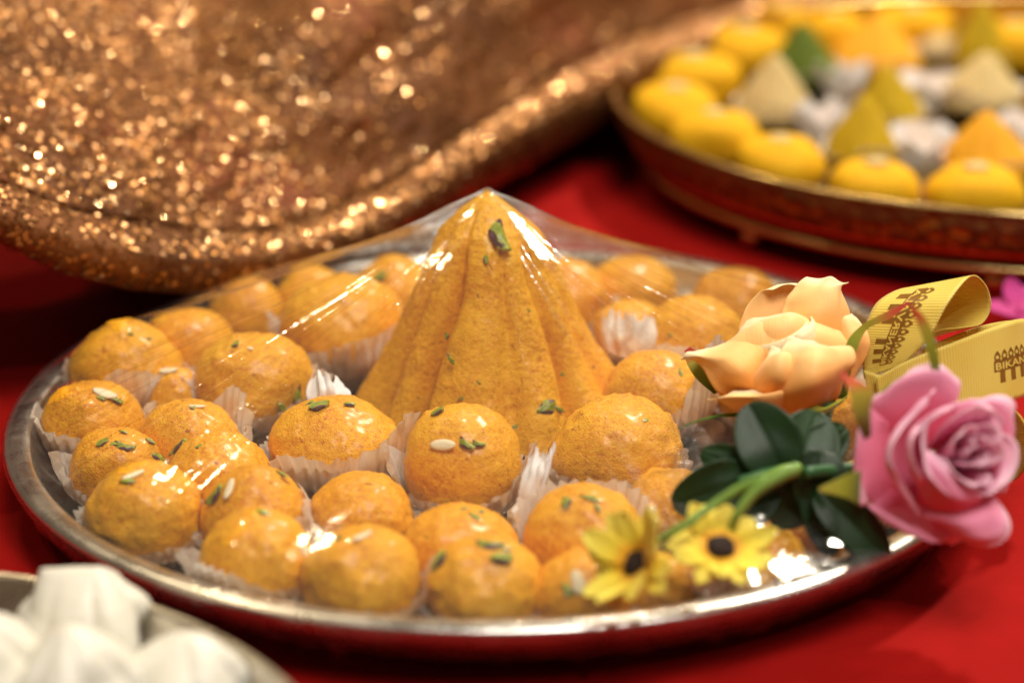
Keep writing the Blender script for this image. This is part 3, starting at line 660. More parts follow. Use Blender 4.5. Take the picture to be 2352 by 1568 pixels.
    o = bpy.data.objects.new('sequins', me); COL.objects.link(o); o.parent = t_; o['kind'] = 'stuff'
    m1 = bpy.data.meshes.new('sequin'); m1.from_pydata(loc.tolist(), [], Floc.tolist()); m1.update(); m1.materials.append(ms.m)
    for q in near:
        o = bpy.data.objects.new('sequin', m1); COL.objects.link(o); o.parent = t_; p = pos[q] - base; a_, b_, c_ = tt[q], bb[q], nn[q]
        o.matrix_local = Matrix(((a_[0], b_[0], c_[0], p[0]), (a_[1], b_[1], c_[1], p[1]), (a_[2], b_[2], c_[2], p[2]), (0, 0, 0, 1)))
build_cloth()

# ------------------------------------------------------------------ rear tray with mixed sweets
RC = on(2375, 208, .042); RR_ = (2375 - 1418) * ((RC - CAM) @ FWD) / FPX; RCx, RCy = RC[0], RC[1]
def rear_tray():
    t = thing('copper_tray', 'hammered copper tray on small ball feet filled with yellow sweets and modaks', 'tray', (RCx, RCy, 0))
    R = RR_; c = (RCx, RCy, 0)
    mk('tray_floor', *lathe([(.001, .016), (R * .5, .016), (R - .012, .0165), (R - .006, .020)], c, 160), MBRASS, t)
    mk('inner_wall', *lathe(smoothprof([(R - .006, .020), (R - .003, .030), (R - .0015, .042)], 5), c, 200), MBRASS, t)
    mk('hammered_wall', *lathe(smoothprof([(R + .0035, .042), (R + .001, .033), (R - .004, .024), (R - .012, .0155)], 6)[::-1], c, 260), MCOP, t)
    a = np.linspace(0, 2 * np.pi, 14, endpoint=False)
    mk('top_rim', *lathe([(R + .001 + .0022 * math.cos(x), 0.0428 + .0012 * math.sin(x)) for x in a][::-1], c, 260, True), MBRASS, t)
    mk('foot_ring', *lathe([(R - .010 + .003 * math.cos(x), .0135 + .0024 * math.sin(x)) for x in a][::-1], c, 260, True), MBRASS, t)
    mk('under_plate', *lathe([(.001, .012), (R - .012, .0115), (R - .010, .0155)], c, 120)[:1] + (gridf(3, 120, wrapn=True, flip=True),), MCOP, t)
    for k in range(10):
        th = math.radians(-142 + 36 * k); v = SV * .0058 + np.array([RCx + (R - .016) * math.cos(th), RCy + (R - .016) * math.sin(th), .006])
        mk('ball_foot', v, SF, MBRASS, t)
rear_tray()
MY = m_sweet('yellow_sweet', (.64, .29, .004), (.74, .37, .006), (.80, .45, .012), grain=.5, coat=0, rough=.7)
MCREAM = m_sweet('cream_sweet', (.58, .41, .15), (.66, .48, .20), (.72, .55, .27), grain=.5, coat=0, rough=.7)
MOLIVE = m_sweet('olive_sweet', (.46, .29, .008), (.56, .36, .012), (.62, .42, .02), grain=.5, coat=0, rough=.7)
MGREEN = m_sweet('green_sweet', (.07, .11, .01), (.11, .16, .015), (.15, .20, .03), grain=.5, coat=0, rough=.7)
MORG = m_sweet('orange_modak_sweet', (.80, .32, .012), (.88, .40, .02), (.92, .47, .04), grain=.5, coat=0, rough=.7)
def small_modak(name, base, R, H, mat, lab, cat='sweet', group=None, lobes=11, lean=(0, 0), seed=0, amp=.07, prof=None, parent=None):
    nz, na = 40, 132; t = np.linspace(0, 1, nz); th = np.linspace(0, 2 * np.pi, na, endpoint=False)
    pr = prof or [(0, .86), (.08, 1.0), (.2, 1.0), (.4, .84), (.6, .60), (.8, .35), (.93, .17), (1, .01)]
    Rr = np.interp(t, [p[0] for p in pr], [p[1] for p in pr]); k = np.hanning(5); k /= k.sum(); Rr[2:-2] = np.convolve(Rr, k, 'valid')
    T, TH = np.meshgrid(t, th, indexing='ij')
    rr = R * Rr[:, None] * (1 + amp * (np.abs(np.sin(TH * lobes / 2)) - .6)) * (1 + .05 * vnoise(np.stack([np.cos(TH), np.sin(TH), T * 2], -1), 1.3, 70 + seed))
    G = np.stack([rr * np.cos(TH) + lean[0] * T ** 1.3 * H, rr * np.sin(TH) + lean[1] * T ** 1.3 * H, T * H], -1) + base
    V = G.reshape(-1, 3); F = gridf(nz, na, wrapn=True) + [tuple(range(na))[::-1], tuple((nz - 1) * na + q for q in range(na))]
    o = mk(name, V, F, mat, parent, None if parent is not None else base)
    if parent is None: tag(o, lab, cat, group)
    return o
RZ = .017
def peda(px, py, rx, lab, garnish=True):
    D = dep(px, py, RZ + .012); r = rx * D / FPX; b = P(px, py, D); b[2] = RZ
    t = thing('peda', lab, 'sweet', tuple(b), 'yellow round pedas in the rear tray')
    v = SVp * np.array([r * 1.12, r * 1.12, .0145]); v = v * (1 + .10 * vnoise(SVp, 1.3, int(px))[:, None]); mk('peda_body', v + b + np.array([0, 0, .012]), SFp, MY, t)
    g = SV * np.array([r * .32, r * .30, .0022]) + b + np.array([0, 0, .0262]); mk('cream_dot', g, SF, MCREAM, t)
SVp, SFp = ico(4); SVp = np.sign(SVp) * np.abs(SVp) ** .8
for a in [(1592, 185, 100, 'upper yellow peda at the left side of the copper tray'), (1552, 262, 92, 'yellow peda touching the left wall of the copper tray'), (1640, 322, 92, 'yellow peda below the left wall one, along the copper rim'),
          (1712, 120, 88, 'yellow peda behind the cream modak at the tray back'), (1790, 385, 92, 'yellow peda with an orange stain at the front left of the copper tray'), (1915, 88, 66, 'yellow peda right of the green modak'),
          (2010, 440, 92, 'yellow peda at the front edge under the mustard modak'), (2238, 452, 98, 'yellow peda at the front edge under the orange modak'), (1800, 66, 66, 'rearmost yellow peda behind the green modak'),
          (2095, 72, 84, 'yellow peda at the back between orange and mustard modaks'), (2330, 110, 80, 'yellow peda at the right frame edge behind white paper')]:
    peda(*a)
def cup2(base, R, H, lab, seed):
    na, nz = 96, 10; th = np.linspace(0, 2 * np.pi, na, endpoint=False); t = np.linspace(0, 1, nz); T, TH = np.meshgrid(t, th, indexing='ij')
    q = np.stack([np.cos(TH) * 2, np.sin(TH) * 2, 0 * T], -1)
    rad = R * (.72 + .38 * T + .12 * T * vnoise(q, 1, seed)) + .0012 * np.cos(TH * 24) * T; h = H * T * (1 + .45 * vnoise(q, 1, seed + 5))
    G = np.stack([rad * np.cos(TH), rad * np.sin(TH), h + .0005], -1) + base
    G[..., 2] = np.maximum(G[..., 2], RZ); V = G.reshape(-1, 3); F = gridf(nz, na, wrapn=True); bn = len(V); V = np.concatenate([V, [base]]); F += [(bn, (j + 1) % na, j) for j in range(na)]
    tag(mk('white_paper_cup', V, F, MWP, None, base), lab, 'paper cup', 'white paper cups in the rear tray')
mods = [  # apex px, apex py, base py, half width, material, words
 (1772, 136, 300, 84, MCREAM, 'cream', 'cream coloured modak at the left of the copper tray'),
 (1846, 60, 215, 74, MGREEN, 'green', 'dark green modak near the back of the copper tray'),
 (1975, 228, 400, 80, MOLIVE, 'mustard', 'mustard modak standing nearest the front rim of the copper tray'),
 (2042, 158, 310, 74, MOLIVE, 'mustard behind', 'mustard modak just behind the front mustard one'),
 (2006, 40, 185, 98, MORG, 'orange back', 'orange modak at the back of the copper tray'),
 (2268, 262, 420, 96, MORG, 'orange front', 'orange modak near the front rim at the right frame edge'),
 (2252, 128, 270, 90, MCREAM, 'cream right', 'pale cream modak behind the front orange modak'),
 (2256, 14, 185, 66, MOLIVE, 'mustard tall', 'tall mustard modak at the back right of the copper tray'),
 (2140, 62, 150, 52, MCREAM, 'cream small', 'small pale modak beside the orange one at the tray back')]
for k, (ax, ay, by, hw, mat, w_, lab) in enumerate(mods):
    yb = by - 24; D = dep(ax, yb, RZ + .002); b = P(ax, yb, D); R = hw * 1.08 * D / FPX; H = (yb - ay) * 1.06 * D / FPX / math.cos(PIT - .09)
    small_modak('small_modak', b, R, H, mat, lab, group='small modaks in the rear tray', seed=k, lean=((-.06 if k % 2 else .05), 0))
    cup2(b + np.array([0, 0, -.0015]), R * .92, .010, ' '.join(('white paper cup under the ' + lab.split(' of ')[0]).split()[:16]), 500 + 7 * k)
for k, (px, py, r_, lab) in enumerate([(1935, 215, .013, 'empty white paper cup between green modak and mustard modaks'), (2140, 240, .020, 'empty white paper cup left of the pale cream modak'), (2110, 370, .017, 'white paper cup left of the front orange modak'), (2340, 330, .015, 'white paper cup cut by the right frame edge'), (1885, 318, .012, 'small white paper scrap cup in front of the cream modak')]):
    b = on(px, py, RZ + .001); cup2(b, r_, .013, lab, 600 + 9 * k)

# brass bowl far behind, top right
b = on(2250, -60, 0); b = b + np.array([0.02, .10, 0])
t = thing('brass_bowl', 'blurred brass bowl at the top right behind the copper tray', 'bowl', tuple(b))
mk('bowl_wall', *lathe(smoothprof([(.05, .001), (.085, .015), (.12, .045), (.135, .085)], 6), b, 120), MBRASS, t)
a = np.linspace(0, 2 * np.pi, 12, endpoint=False)
mk('bowl_rim', *lathe([(.1365 + .004 * math.cos(x), .086 + .0025 * math.sin(x)) for x in a][::-1], b, 160, True), MBRASS, t)

# ------------------------------------------------------------------ front left plate with white modaks
MWH = Mat('white_dough'); n_ = MWH.noise(70, 3, .5)
MWH.set(Base__Color=MWH.ramp(n_, [(.3, (.70, .67, .57)), (.7, (.75, .73, .65))]), Roughness=.42, Subsurface__Weight=.3, Subsurface__Radius=(1, .8, .5), Subsurface__Scale=.006, Normal=MWH.bump(n_, .4, .002)); MWH = MWH.m
import itertools
ptsP = [(0, 1309), (319, 1378), (469, 1428), (594, 1497), (672, 1568)]
best = None
PZ = .030
W3 = np.array([on(x, y, PZ) for x, y in ptsP])[:, :2]
A_ = np.c_[2 * W3, np.ones(len(W3))]; s_ = np.linalg.lstsq(A_, (W3 ** 2).sum(1), rcond=None)[0]; PC = s_[:2]; PR = math.sqrt(s_[2] + PC @ PC)

t = thing('steel_plate', 'steel plate at the lower left corner holding white modaks', 'plate', (PC[0], PC[1], 0))
c = (PC[0], PC[1], 0)
mk('plate_dish', *lathe(smoothprof([(.001, .006), (PR * .6, .006), (PR - .022, .0075), (PR - .010, .016), (PR - .002, .0285)], 6), c, 160), MPLATE, t)
mk('plate_rim', *lathe([(PR - .0012 + .0013 * math.cos(x), PZ - .0012 + .0013 * math.sin(x)) for x in a][::-1], c, 200, True), MPLATE, t)
mk('plate_underside', *lathe(smoothprof([(PR - .0005, .0275), (PR - .010, .010), (PR - .03, .001)], 6)[::-1], c, 160), MPLATE, t)
def big_white(px, py, hw, H, zc, lean, lab, seed, lobes=7, ridge=0):
    D = dep(px, py, zc); bb = P(px, py, D); R = hw * D / FPX
    nz, na = 90, 220; tt = np.linspace(0, 1, nz); th = np.linspace(0, 2 * np.pi, na, endpoint=False)
    pr = [(0, .72), (.08, .92), (.2, 1.0), (.38, .95), (.55, .84), (.7, .68), (.82, .48), (.92, .26), (.98, .10), (1, .01)]
    Rr = np.interp(tt, [p[0] for p in pr], [p[1] for p in pr]); k = np.hanning(13); k /= k.sum(); Rr[6:-6] = np.convolve(Rr, k, 'valid')
    T, TH = np.meshgrid(tt, th, indexing='ij'); tw = TH + .5 * T
    fold = np.abs(np.sin(tw * lobes / 2)) ** .8
    rr = R * Rr[:, None] * (.88 + .16 * fold * (1 - .3 * T)) * (1 + .20 * vnoise(np.stack([np.cos(TH), np.sin(TH), T * 2], -1), 1.6, 170 + seed))
    rx_ = np.where(np.cos(TH) < 0, np.cos(TH) * np.maximum(rr, ridge * R * (T > .3) * (T < .995)), rr * np.cos(TH))
    G = np.stack([rx_ + lean[0] * T ** 1.4 * H, rr * np.sin(TH) + lean[1] * T ** 1.4 * H, T * H], -1) + bb
    tag(mk('white_modak', G.reshape(-1, 3), gridf(nz, na, wrapn=True) + [tuple(range(na))[::-1]], MWH, None, bb), lab, 'sweet', 'white steamed modaks on the steel plate')
big_white(168, 1512, 168, .030, .012, (.28, .05), 'upper white modak with its pinched tip above the plate rim', 1, ridge=.72)
big_white(-50, 1640, 190, .034, .014, (.0, 0), 'white modak cut by the left frame edge', 2)
big_white(415, 1650, 180, .026, .012, (.1, .15), 'white modak low at the right side of the steel plate', 3)
big_white(200, 1690, 170, .034, .012, (-.1, .1), 'white modak cut by the bottom frame edge', 4)

# ------------------------------------------------------------------ flowers
def film_dep(px, py, r=.1775):
    a = (px - PW / 2) / FPX; b = -(py - PH / 2) / FPX; d = FWD + a * RT + b * UP
    D = .6
    while D < 1.3:
        p = CAM + d * D
        if p[2] < (fz(np.array(p[0]), np.array(p[1])) if math.hypot(p[0], p[1]) < r else .0): return D
        D += .0005
    return D
def m_petal(name, stops, edge=None, vscale=1.0, trans=.14, rough=.55):
    m = Mat(name); uvn = m.t.nodes.new('ShaderNodeSeparateXYZ'); m.l(m.co('UV'), uvn.inputs[0])
    n = m.noise(90, 3, .5); f = m.noise(900, 2, .6)
    mp = m.n('ShaderNodeMapping'); m.l(m.co('UV'), mp.inputs['Vector']); mp.inputs['Scale'].default_value = (1, 26, 1); ve = m.n('ShaderNodeTexNoise', Scale=2.0, Detail=3.0); m.l(mp.outputs[0], ve.inputs['Vector'])
    v = m.mul(uvn.outputs[0], m.mul(m.mul(n, .5, 'SUBTRACT'), .18), 'ADD')
    col = m.ramp(v, stops)
    m.set(Base__Color=col, Roughness=rough, Specular__IOR__Level=.3, Sheen__Weight=.2, Sheen__Roughness=.4)
    b = m.bump(ve.outputs['Fac'], .35, .0005); b = m.bump(f, .3, .0002, b); m.set(Normal=b)
    tr = m.n('ShaderNodeBsdfTranslucent'); m.l(col, tr.inputs['Color']); mx = m.n('ShaderNodeMixShader', Fac=trans)
    m.l(m.b.outputs[0], mx.inputs[1]); m.l(tr.outputs[0], mx.inputs[2]); m.l(mx.outputs[0], m.out.inputs['Surface']); return m.m
MPEACH = m_petal('peach_petal', [(0, (.92, .32, .04)), (.35, (.97, .47, .13)), (.75, (.98, .63, .26)), (.93, (.98, .81, .49))], trans=.06)
MPINK = m_petal('pink_petal', [(0, (.94, .19, .33)), (.25, (.96, .31, .49)), (.65, (.97, .43, .63)), (.93, (.96, .66, .78))], trans=.26)
MYEL = m_petal('yellow_petal', [(0, (.75, .25, .008)), (.18, (.88, .42, .01)), (.38, (.94, .73, .05)), (1, (.95, .84, .14))])
MMAG = m_petal('magenta_petal', [(0, (.5, .02, .2)), (1, (.62, .05, .30))])
MSEP = m_petal('sepal', [(0, (.10, .20, .012)), (.4, (.34, .38, .03)), (.62, (.50, .42, .05)), (.78, (.66, .12, .04)), (1, (.62, .05, .04))])
MSEPG = m_petal('green_sepal', [(0, (.12, .22, .015)), (.5, (.34, .40, .03)), (1, (.50, .46, .06))])
MLEAF = Mat('leaf'); n_ = MLEAF.noise(60, 3, .5); f_ = MLEAF.noise(800, 2, .5)
MLEAF.set(Base__Color=MLEAF.ramp(n_, [(.3, (.006, .024, .005)), (.7, (.012, .045, .010))]), Roughness=.48, Specular__IOR__Level=.35, Normal=MLEAF.bump(f_, .3, .0003)); MLEAF = MLEAF.m
MSTEM = m_plain('stem', (.12, .26, .03), (.26, .42, .08), 80, .4)
MSTEMD = m_plain('dark_stem', (.02, .10, .03), (.04, .15, .05), 80, .35)
MDISK = m_plain('flower_disk', (.010, .004, .002), (.03, .010, .004), 900, .8, bump=1, bd=.001)

def petal_px(parent, name, D0, rows, mat, th=.00028, m=40, n=34, curl=0, label=None, wav=.0006, seed=0):
    """rows run from the foot to the lip; points are (picture x, picture y, millimetres behind D0)"""
    C = [[P(x, y, D0 + dd * .001) for x, y, dd in r] for r in rows]
    G = patch(C, m, n); N = gnorm(G); G = G + N * (wav * vnoise(G, 110, 80 + seed))[..., None]
    if name == 'petal':
        rv = (np.linspace(0, 1, m)[:, None] ** 3) * np.ones((1, n)); eu = np.abs(np.linspace(-1, 1, n))[None] ** 4
        G = G + N * ((.0034 * vnoise(G, 80, 180 + seed) + .0016 * vnoise(G, 190, 190 + seed)) * np.maximum(rv, eu * .7))[..., None]
    V, F = shell(G, th); o = mk(name, V, F, mat, parent, uv=uvgrid(m, n))
    if label: o['label'] = label
    return o

# peach rose
DP = min(film_dep(1800, 930), film_dep(1700, 900) + .004) - .010
pr_ = thing('peach_rose', 'peach coloured artificial rose lying on the film beside the yellow ribbon', 'rose', tuple(P(1850, 945, DP)))
petal_px(pr_, 'petal', DP, [[(1760, 900, 18), (1830, 905, 18), (1900, 880, 16)], [(1700, 780, 22), (1810, 760, 26), (1930, 770, 18)], [(1712, 712, 26), (1800, 690, 30), (1935, 715, 20)], [(1745, 672, 28), (1810, 655, 30), (1900, 660, 24)], [(1775, 664, 26), (1820, 655, 26), (1865, 662, 24)]], MPEACH, seed=1)
petal_px(pr_, 'petal', DP, [[(1800, 900, 10), (1860, 900, 8), (1920, 880, 10)], [(1790, 780, 12), (1870, 760, 8), (1960, 800, 12)], [(1800, 700, 18), (1880, 700, 10), (1952, 720, 14)], [(1830, 662, 22), (1890, 655, 14), (1932, 665, 14)], [(1855, 642, 24), (1900, 634, 20), (1942, 648, 12)]], MPEACH, seed=2)
petal_px(pr_, 'petal', DP, [[(1720, 920, 6), (1800, 925, 0), (1880, 910, 4)], [(1690, 860, 8), (1790, 840, 0), (1900, 850, 4)], [(1690, 800, 10), (1790, 770, 0), (1900, 790, 6)], [(1700, 765, 16), (1790, 735, 4), (1885, 748, 10)], [(1720, 752, 20), (1790, 730, 12), (1870, 738, 16)]], MPEACH, seed=3)
petal_px(pr_, 'petal', DP, [[(1720, 925, 0), (1760, 920, -4), (1790, 905, 0)], [(1650, 890, 0), (1705, 860, -10), (1760, 820, -2)], [(1618, 850, 2), (1670, 825, -6), (1730, 780, 4)], [(1590, 826, 4), (1620, 815, 0), (1680, 780, 10)], [(1560, 820, 2), (1582, 812, 2), (1625, 795, 8)]], MPEACH, seed=4)
petal_px(pr_, 'petal', DP, [[(1730, 950, -2), (1790, 945, -8), (1850, 925, -4)], [(1690, 942, -6), (1755, 935, -14), (1840, 905, -10)], [(1650, 930, -8), (1730, 912, -18), (1830, 893, -12)], [(1620, 918, -8), (1700, 905, -15), (1800, 897, -10)], [(1625, 912, -4), (1700, 898, -8), (1795, 893, -6)]], MPEACH, seed=5)
petal_px(pr_, 'petal', DP, [[(1780, 945, -6), (1850, 945, -8), (1920, 915, -4)], [(1775, 905, -12), (1870, 890, -22), (1950, 860, -8)], [(1785, 860, -12), (1870, 840, -22), (1965, 830, -8)], [(1795, 815, -8), (1870, 800, -16), (1955, 800, -4)], [(1812, 785, -2), (1870, 790, -8), (1930, 788, 2)]], MPEACH, seed=6)
petal_px(pr_, 'petal', DP, [[(1900, 920, 6), (1925, 915, 4), (1940, 900, 6)], [(1925, 840, 8), (1950, 850, 4), (1975, 840, 8)], [(1930, 780, 10), (1960, 780, 6), (1994, 770, 10)], [(1930, 735, 12), (1955, 740, 10), (1985, 748, 12)], [(1940, 722, 14), (1958, 712, 14), (1972, 722, 14)]], MPEACH, seed=7)
petal_px(pr_, 'petal', DP, [[(1740, 930, -4), (1800, 930, -8), (1860, 910, -6)], [(1730, 880, -8), (1790, 870, -17), (1850, 860, -10)], [(1745, 830, -8), (1790, 820, -15), (1840, 810, -8)], [(1770, 795, -2), (1800, 790, -7), (1835, 790, 0)]], MPEACH, seed=8)
petal_px(pr_, 'petal', DP, [[(1740, 930, 8), (1800, 930, 6), (1850, 930, 6), (1900, 915, 8)], [(1670, 880, 6), (1760, 850, -2), (1870, 850, -2), (1955, 860, 6)], [(1640, 820, 8), (1750, 790, 0), (1870, 780, 0), (1975, 800, 8)], [(1655, 785, 14), (1745, 748, 6), (1860, 740, 6), (1962, 765, 14)], [(1668, 778, 18), (1745, 744, 14), (1858, 738, 14), (1950, 765, 18)]], MPEACH, seed=12)
petal_px(pr_, 'sepal', DP, [[(1640, 905, 6), (1650, 900, 6)], [(1600, 870, 8), (1625, 850, 8)], [(1578, 835, 10), (1610, 815, 10)], [(1572, 805, 10), (1585, 796, 10)]], MSEP, seed=9, wav=.0003)
petal_px(pr_, 'sepal', DP, [[(1800, 945, -2), (1850, 965, -6), (1900, 950, -2)], [(1830, 935, -10), (1880, 945, -12), (1930, 925, -6)], [(1870, 930, -10), (1900, 935, -10), (1950, 905, -4)]], MSEPG, seed=10)
petal_px(pr_, 'sepal', DP, [[(1925, 915, 4), (1945, 915, 4)], [(1940, 800, 0), (1960, 830, 0)], [(1975, 750, 0), (1990, 758, 0)], [(2040, 714, -2), (2045, 732, -2)], [(2086, 693, -2), (2088, 697, -2)]], MSEP, seed=11, wav=.0003)
V, F = tube([P(1700, 952, DP - .004), P(1650, 955, DP - .006), P(1600, 968, DP - .006), P(1558, 984, DP - .004)], [.0008, .0006, .0005, .0003]); mk('sepal_tip', V, F, MSEP, pr_)
V, F = tube([P(1880, 920, DP), P(1880, 980, DP + .002), P(1860, 1050, DP - .002)], [.006, .0035, .002]); mk('stem', V, F, MSTEMD, pr_)
# closed core of the peach rose
for k in range(4):
    a0 = k * 1.6; cc = P(1815, 850, DP + .012); ax = (UP * .85 - RT * .35 - FWD * .25); ax /= np.linalg.norm(ax); s1 = np.cross(ax, FWD); s1 /= np.linalg.norm(s1); s2 = np.cross(ax, s1)
    uu = np.linspace(-1.3, 1.3, 14); vv = np.linspace(0, 1, 14); Vv, Uu = np.meshgrid(vv, uu, indexing='ij'); rr = (.010 + .0022 * k) * np.sin(.5 + 1.5 * Vv); an = a0 + Uu
    G = cc + (rr * np.cos(an))[..., None] * s1 + (rr * np.sin(an))[..., None] * s2 + ((Vv - .5) * .030)[..., None] * ax
    V, F = shell(G, .0005); mk('petal', V, F, MPEACH, pr_, uv=uvgrid(14, 14))

# pink rose
DK = dep(2130, 1190, .038) - .004
pk = thing('pink_rose', 'pink artificial rose hanging over the right rim of the tray', 'rose', tuple(P(1985, 1060, DK)))
axk = RT * .50 - FWD * .84 + UP * .14; axk /= np.linalg.norm(axk); k1 = np.cross(axk, UP); k1 /= np.linalg.norm(k1); k2 = np.cross(k1, axk)
KB = P(2022, 1078, DK + .018)
def rose_petal(parent, base, ax, e1, e2, ang, r0, L, wid, flare, roll, mat, seed, th=.00055):
    m, n = 26, 26; v = np.linspace(0, 1, m); u = np.linspace(-1, 1, n); Vv, Uu = np.meshgrid(v, u, indexing='ij')
    shape = np.sqrt(np.clip(1 - np.abs(Uu) ** 2.6, 0, 1)); 
    vv = Vv * (.30 + .70 * shape ** .8)                        # rounded lip
    rad = r0 * (.30 + .95 * np.sin(np.clip(vv, 0, 1) * 1.45)) + flare * vv ** 3
    hgt = L * (vv - roll * np.clip(vv - .75, 0, 1) ** 2 * 6)
    rad = rad + roll * .9 * L * np.clip(vv - .78, 0, 1) * 1.5
    q = np.stack([Uu * 1.5, Vv * 2, 0 * Uu + seed * 3.3], -1)
    an = ang + Uu * wid; rad = rad + .0022 * vnoise(q, 1.2, 200 + seed) * vv + .0010 * vnoise(q, 3, 230 + seed) * vv ** 2
    rad = rad + .0035 * np.abs(Uu) ** 3 * (1 if flare > .002 else .2)
    rad = rad * .82
    G = base + (rad * np.cos(an))[..., None] * e1 + (rad * np.sin(an))[..., None] * e2 + hgt[..., None] * ax
    V, F = shell(G, th); return mk('petal', V, F, mat, parent, uv=uvgrid(m, n))
for k, rows in enumerate([
 [[(2060, 1040, 18), (2100, 1035, 18), (2140, 1030, 18), (2170, 1030, 18)], [(2010, 970, 10), (2070, 940, 8), (2140, 930, 8), (2190, 950, 10)], [(2000, 925, 6), (2078, 872, 4), (2155, 860, 4), (2204, 895, 8)], [(2008, 908, 9), (2083, 857, 8), (2158, 843, 8), (2206, 872, 11)]],
 [[(2070, 1000, 16), (2065, 1050, 18), (2065, 1100, 18), (2075, 1140, 16)], [(2010, 950, 8), (1995, 1020, 5), (1992, 1080, 5), (2010, 1150, 8)], [(1992, 922, 5), (1970, 1000, 1), (1960, 1070, 1), (1978, 1162, 3)], [(1999, 925, 8), (1981, 1005, 1), (1971, 1070, 1), (1987, 1157, 5)]],
 [[(2190, 980, 10), (2220, 1020, 12), (2240, 1060, 12), (2240, 1100, 10)], [(2225, 945, 6), (2280, 970, 4), (2300, 1030, 4), (2270, 1110, 4)], [(2200, 925, 5), (2298, 928, 2), (2330, 1000, 2), (2290, 1130, 0)], [(2195, 920, 8), (2304, 922, 7), (2337, 1000, 7), (2294, 1134, 4)]],
 [[(2040, 1120, 12), (2090, 1130, 14), (2140, 1140, 14), (2190, 1150, 12)], [(2005, 1150, 6), (2080, 1180, 3), (2140, 1200, 3), (2200, 1190, 5)], [(1988, 1160, 4), (2085, 1218, -1), (2150, 1245, -1), (2206, 1224, 1)], [(1998, 1166, 7), (2097, 1233, 3), (2180, 1257, 2), (2212, 1236, 5)]],
 [[(2130, 1000, 8), (2110, 1040, 10), (2115, 1090, 10), (2140, 1130, 8)], [(2100, 940, 0), (2062, 1000, -4), (2060, 1080, -4), (2105, 1160, 0)], [(2145, 893, -1), (2055, 990, -9), (2046, 1075, -9), (2108, 1186, -5)], [(2156, 900, 0), (2068, 996, -10), (2058, 1072, -10), (2120, 1180, -4)]],
 [[(2130, 1110, 6), (2180, 1100, 8), (2230, 1090, 8), (2260, 1080, 8)], [(2118, 1165, -2), (2190, 1180, -8), (2250, 1170, -8), (2282, 1130, -4)], [(2120, 1184, -4), (2225, 1222, -9), (2290, 1215, -8), (2290, 1140, -4)], [(2126, 1190, -1), (2235, 1230, -5), (2297, 1226, -5), (2296, 1145, -1)]],
 [[(2170, 1040, 5), (2200, 1050, 5), (2230, 1070, 5), (2240, 1090, 5)], [(2190, 960, -2), (2250, 970, -4), (2285, 1040, -6), (2270, 1100, -4)], [(2165, 935, -2), (2258, 932, -6), (2305, 1030, -9), (2280, 1122, -7)], [(2172, 930, 0), (2266, 926, -3), (2313, 1030, -6), (2286, 1128, -5)]],
 [[(2140, 1030, 2), (2130, 1050, 2), (2130, 1090, 2), (2150, 1110, 2)], [(2130, 975, -8), (2095, 1010, -11), (2095, 1080, -11), (2130, 1140, -8)], [(2190, 925, -6), (2105, 975, -14), (2092, 1060, -15), (2150, 1150, -10)], [(2198, 932, -6), (2115, 982, -15), (2102, 1060, -16), (2158, 1145, -10)]],
 [[(2100, 1150, -2), (2150, 1172, -5), (2200, 1180, -6), (2250, 1168, -5)], [(2104, 1110, -10), (2155, 1130, -13), (2205, 1150, -14), (2250, 1150, -10)], [(2118, 1050, -11), (2162, 1086, -15), (2204, 1122, -15), (2262, 1140, -11)], [(2126, 1047, -9), (2170, 1083, -13), (2212, 1118, -13), (2268, 1134, -9)]]]):
    petal_px(pk, 'petal', DK + .004, rows, MPINK, seed=40 + k)
axk = RT * .30 - FWD * .92 + UP * .14; axk /= np.linalg.norm(axk); k1 = np.cross(axk, UP); k1 /= np.linalg.norm(k1); k2 = np.cross(k1, axk)
KC = P(2150, 1050, DK + .016)
for k, (a_, r_, L_, w_, fl, ro) in enumerate([(0.4, .0024, .029, 1.7, 0, 0), (2.4, .0038, .030, 1.5, 0, 0), (4.4, .0052, .030, 1.4, 0, .04), (.9, .0068, .030, 1.3, .0005, .05), (2.9, .0084, .0295, 1.25, .001, .06), (5.0, .0100, .029, 1.2, .0015, .08), (1.7, .0118, .028, 1.2, .002, .12), (3.8, .0132, .027, 1.2, .0025, .14), (5.9, .0145, .026, 1.2, .003, .16)]):
    rose_petal(pk, KC, axk, k1, k2, a_, r_ * .92, L_, w_, fl, ro, MPINK, k, th=.0004)
petal_px(pk, 'sepal', DK, [[(1985, 1010, -4), (2000, 1000, -4)], [(1965, 960, -14), (2000, 950, -10)], [(1950, 900, -16), (1995, 890, -12)], [(1926, 852, -14), (1934, 858, -14)]], MSEP, seed=21, wav=.0003)
petal_px(pk, 'sepal', DK, [[(1978, 1080, -4), (1975, 1160, -4)], [(1945, 1090, -10), (1940, 1142, -10)], [(1880, 1120, -12), (1882, 1128, -12)]], MSEPG, seed=22, wav=.0003)
petal_px(pk, 'sepal', DK, [[(2150, 900, 10), (2165, 895, 10)], [(2130, 810, 6), (2152, 800, 6)], [(2110, 750, 4), (2132, 740, 4)], [(2084, 690, 2), (2090, 694, 2)]], MSEP, seed=23, wav=.0003, label='thin green sepal with red tip lying over the ribbon')
petal_px(pk, 'sepal', DK, [[(2000, 950, 22), (2020, 940, 22)], [(2020, 900, 22), (2060, 880, 22)], [(2070, 862, 22), (2085, 870, 22)]], MSEPG, seed=24, wav=.0003)
V, F = tube([P(2060, 1078, DK + .026), P(1960, 1080, DK + .024), P(1850, 1085, DK + .012)], [.006, .003, .002]); mk('stem', V, F, MSTEMD, pk)

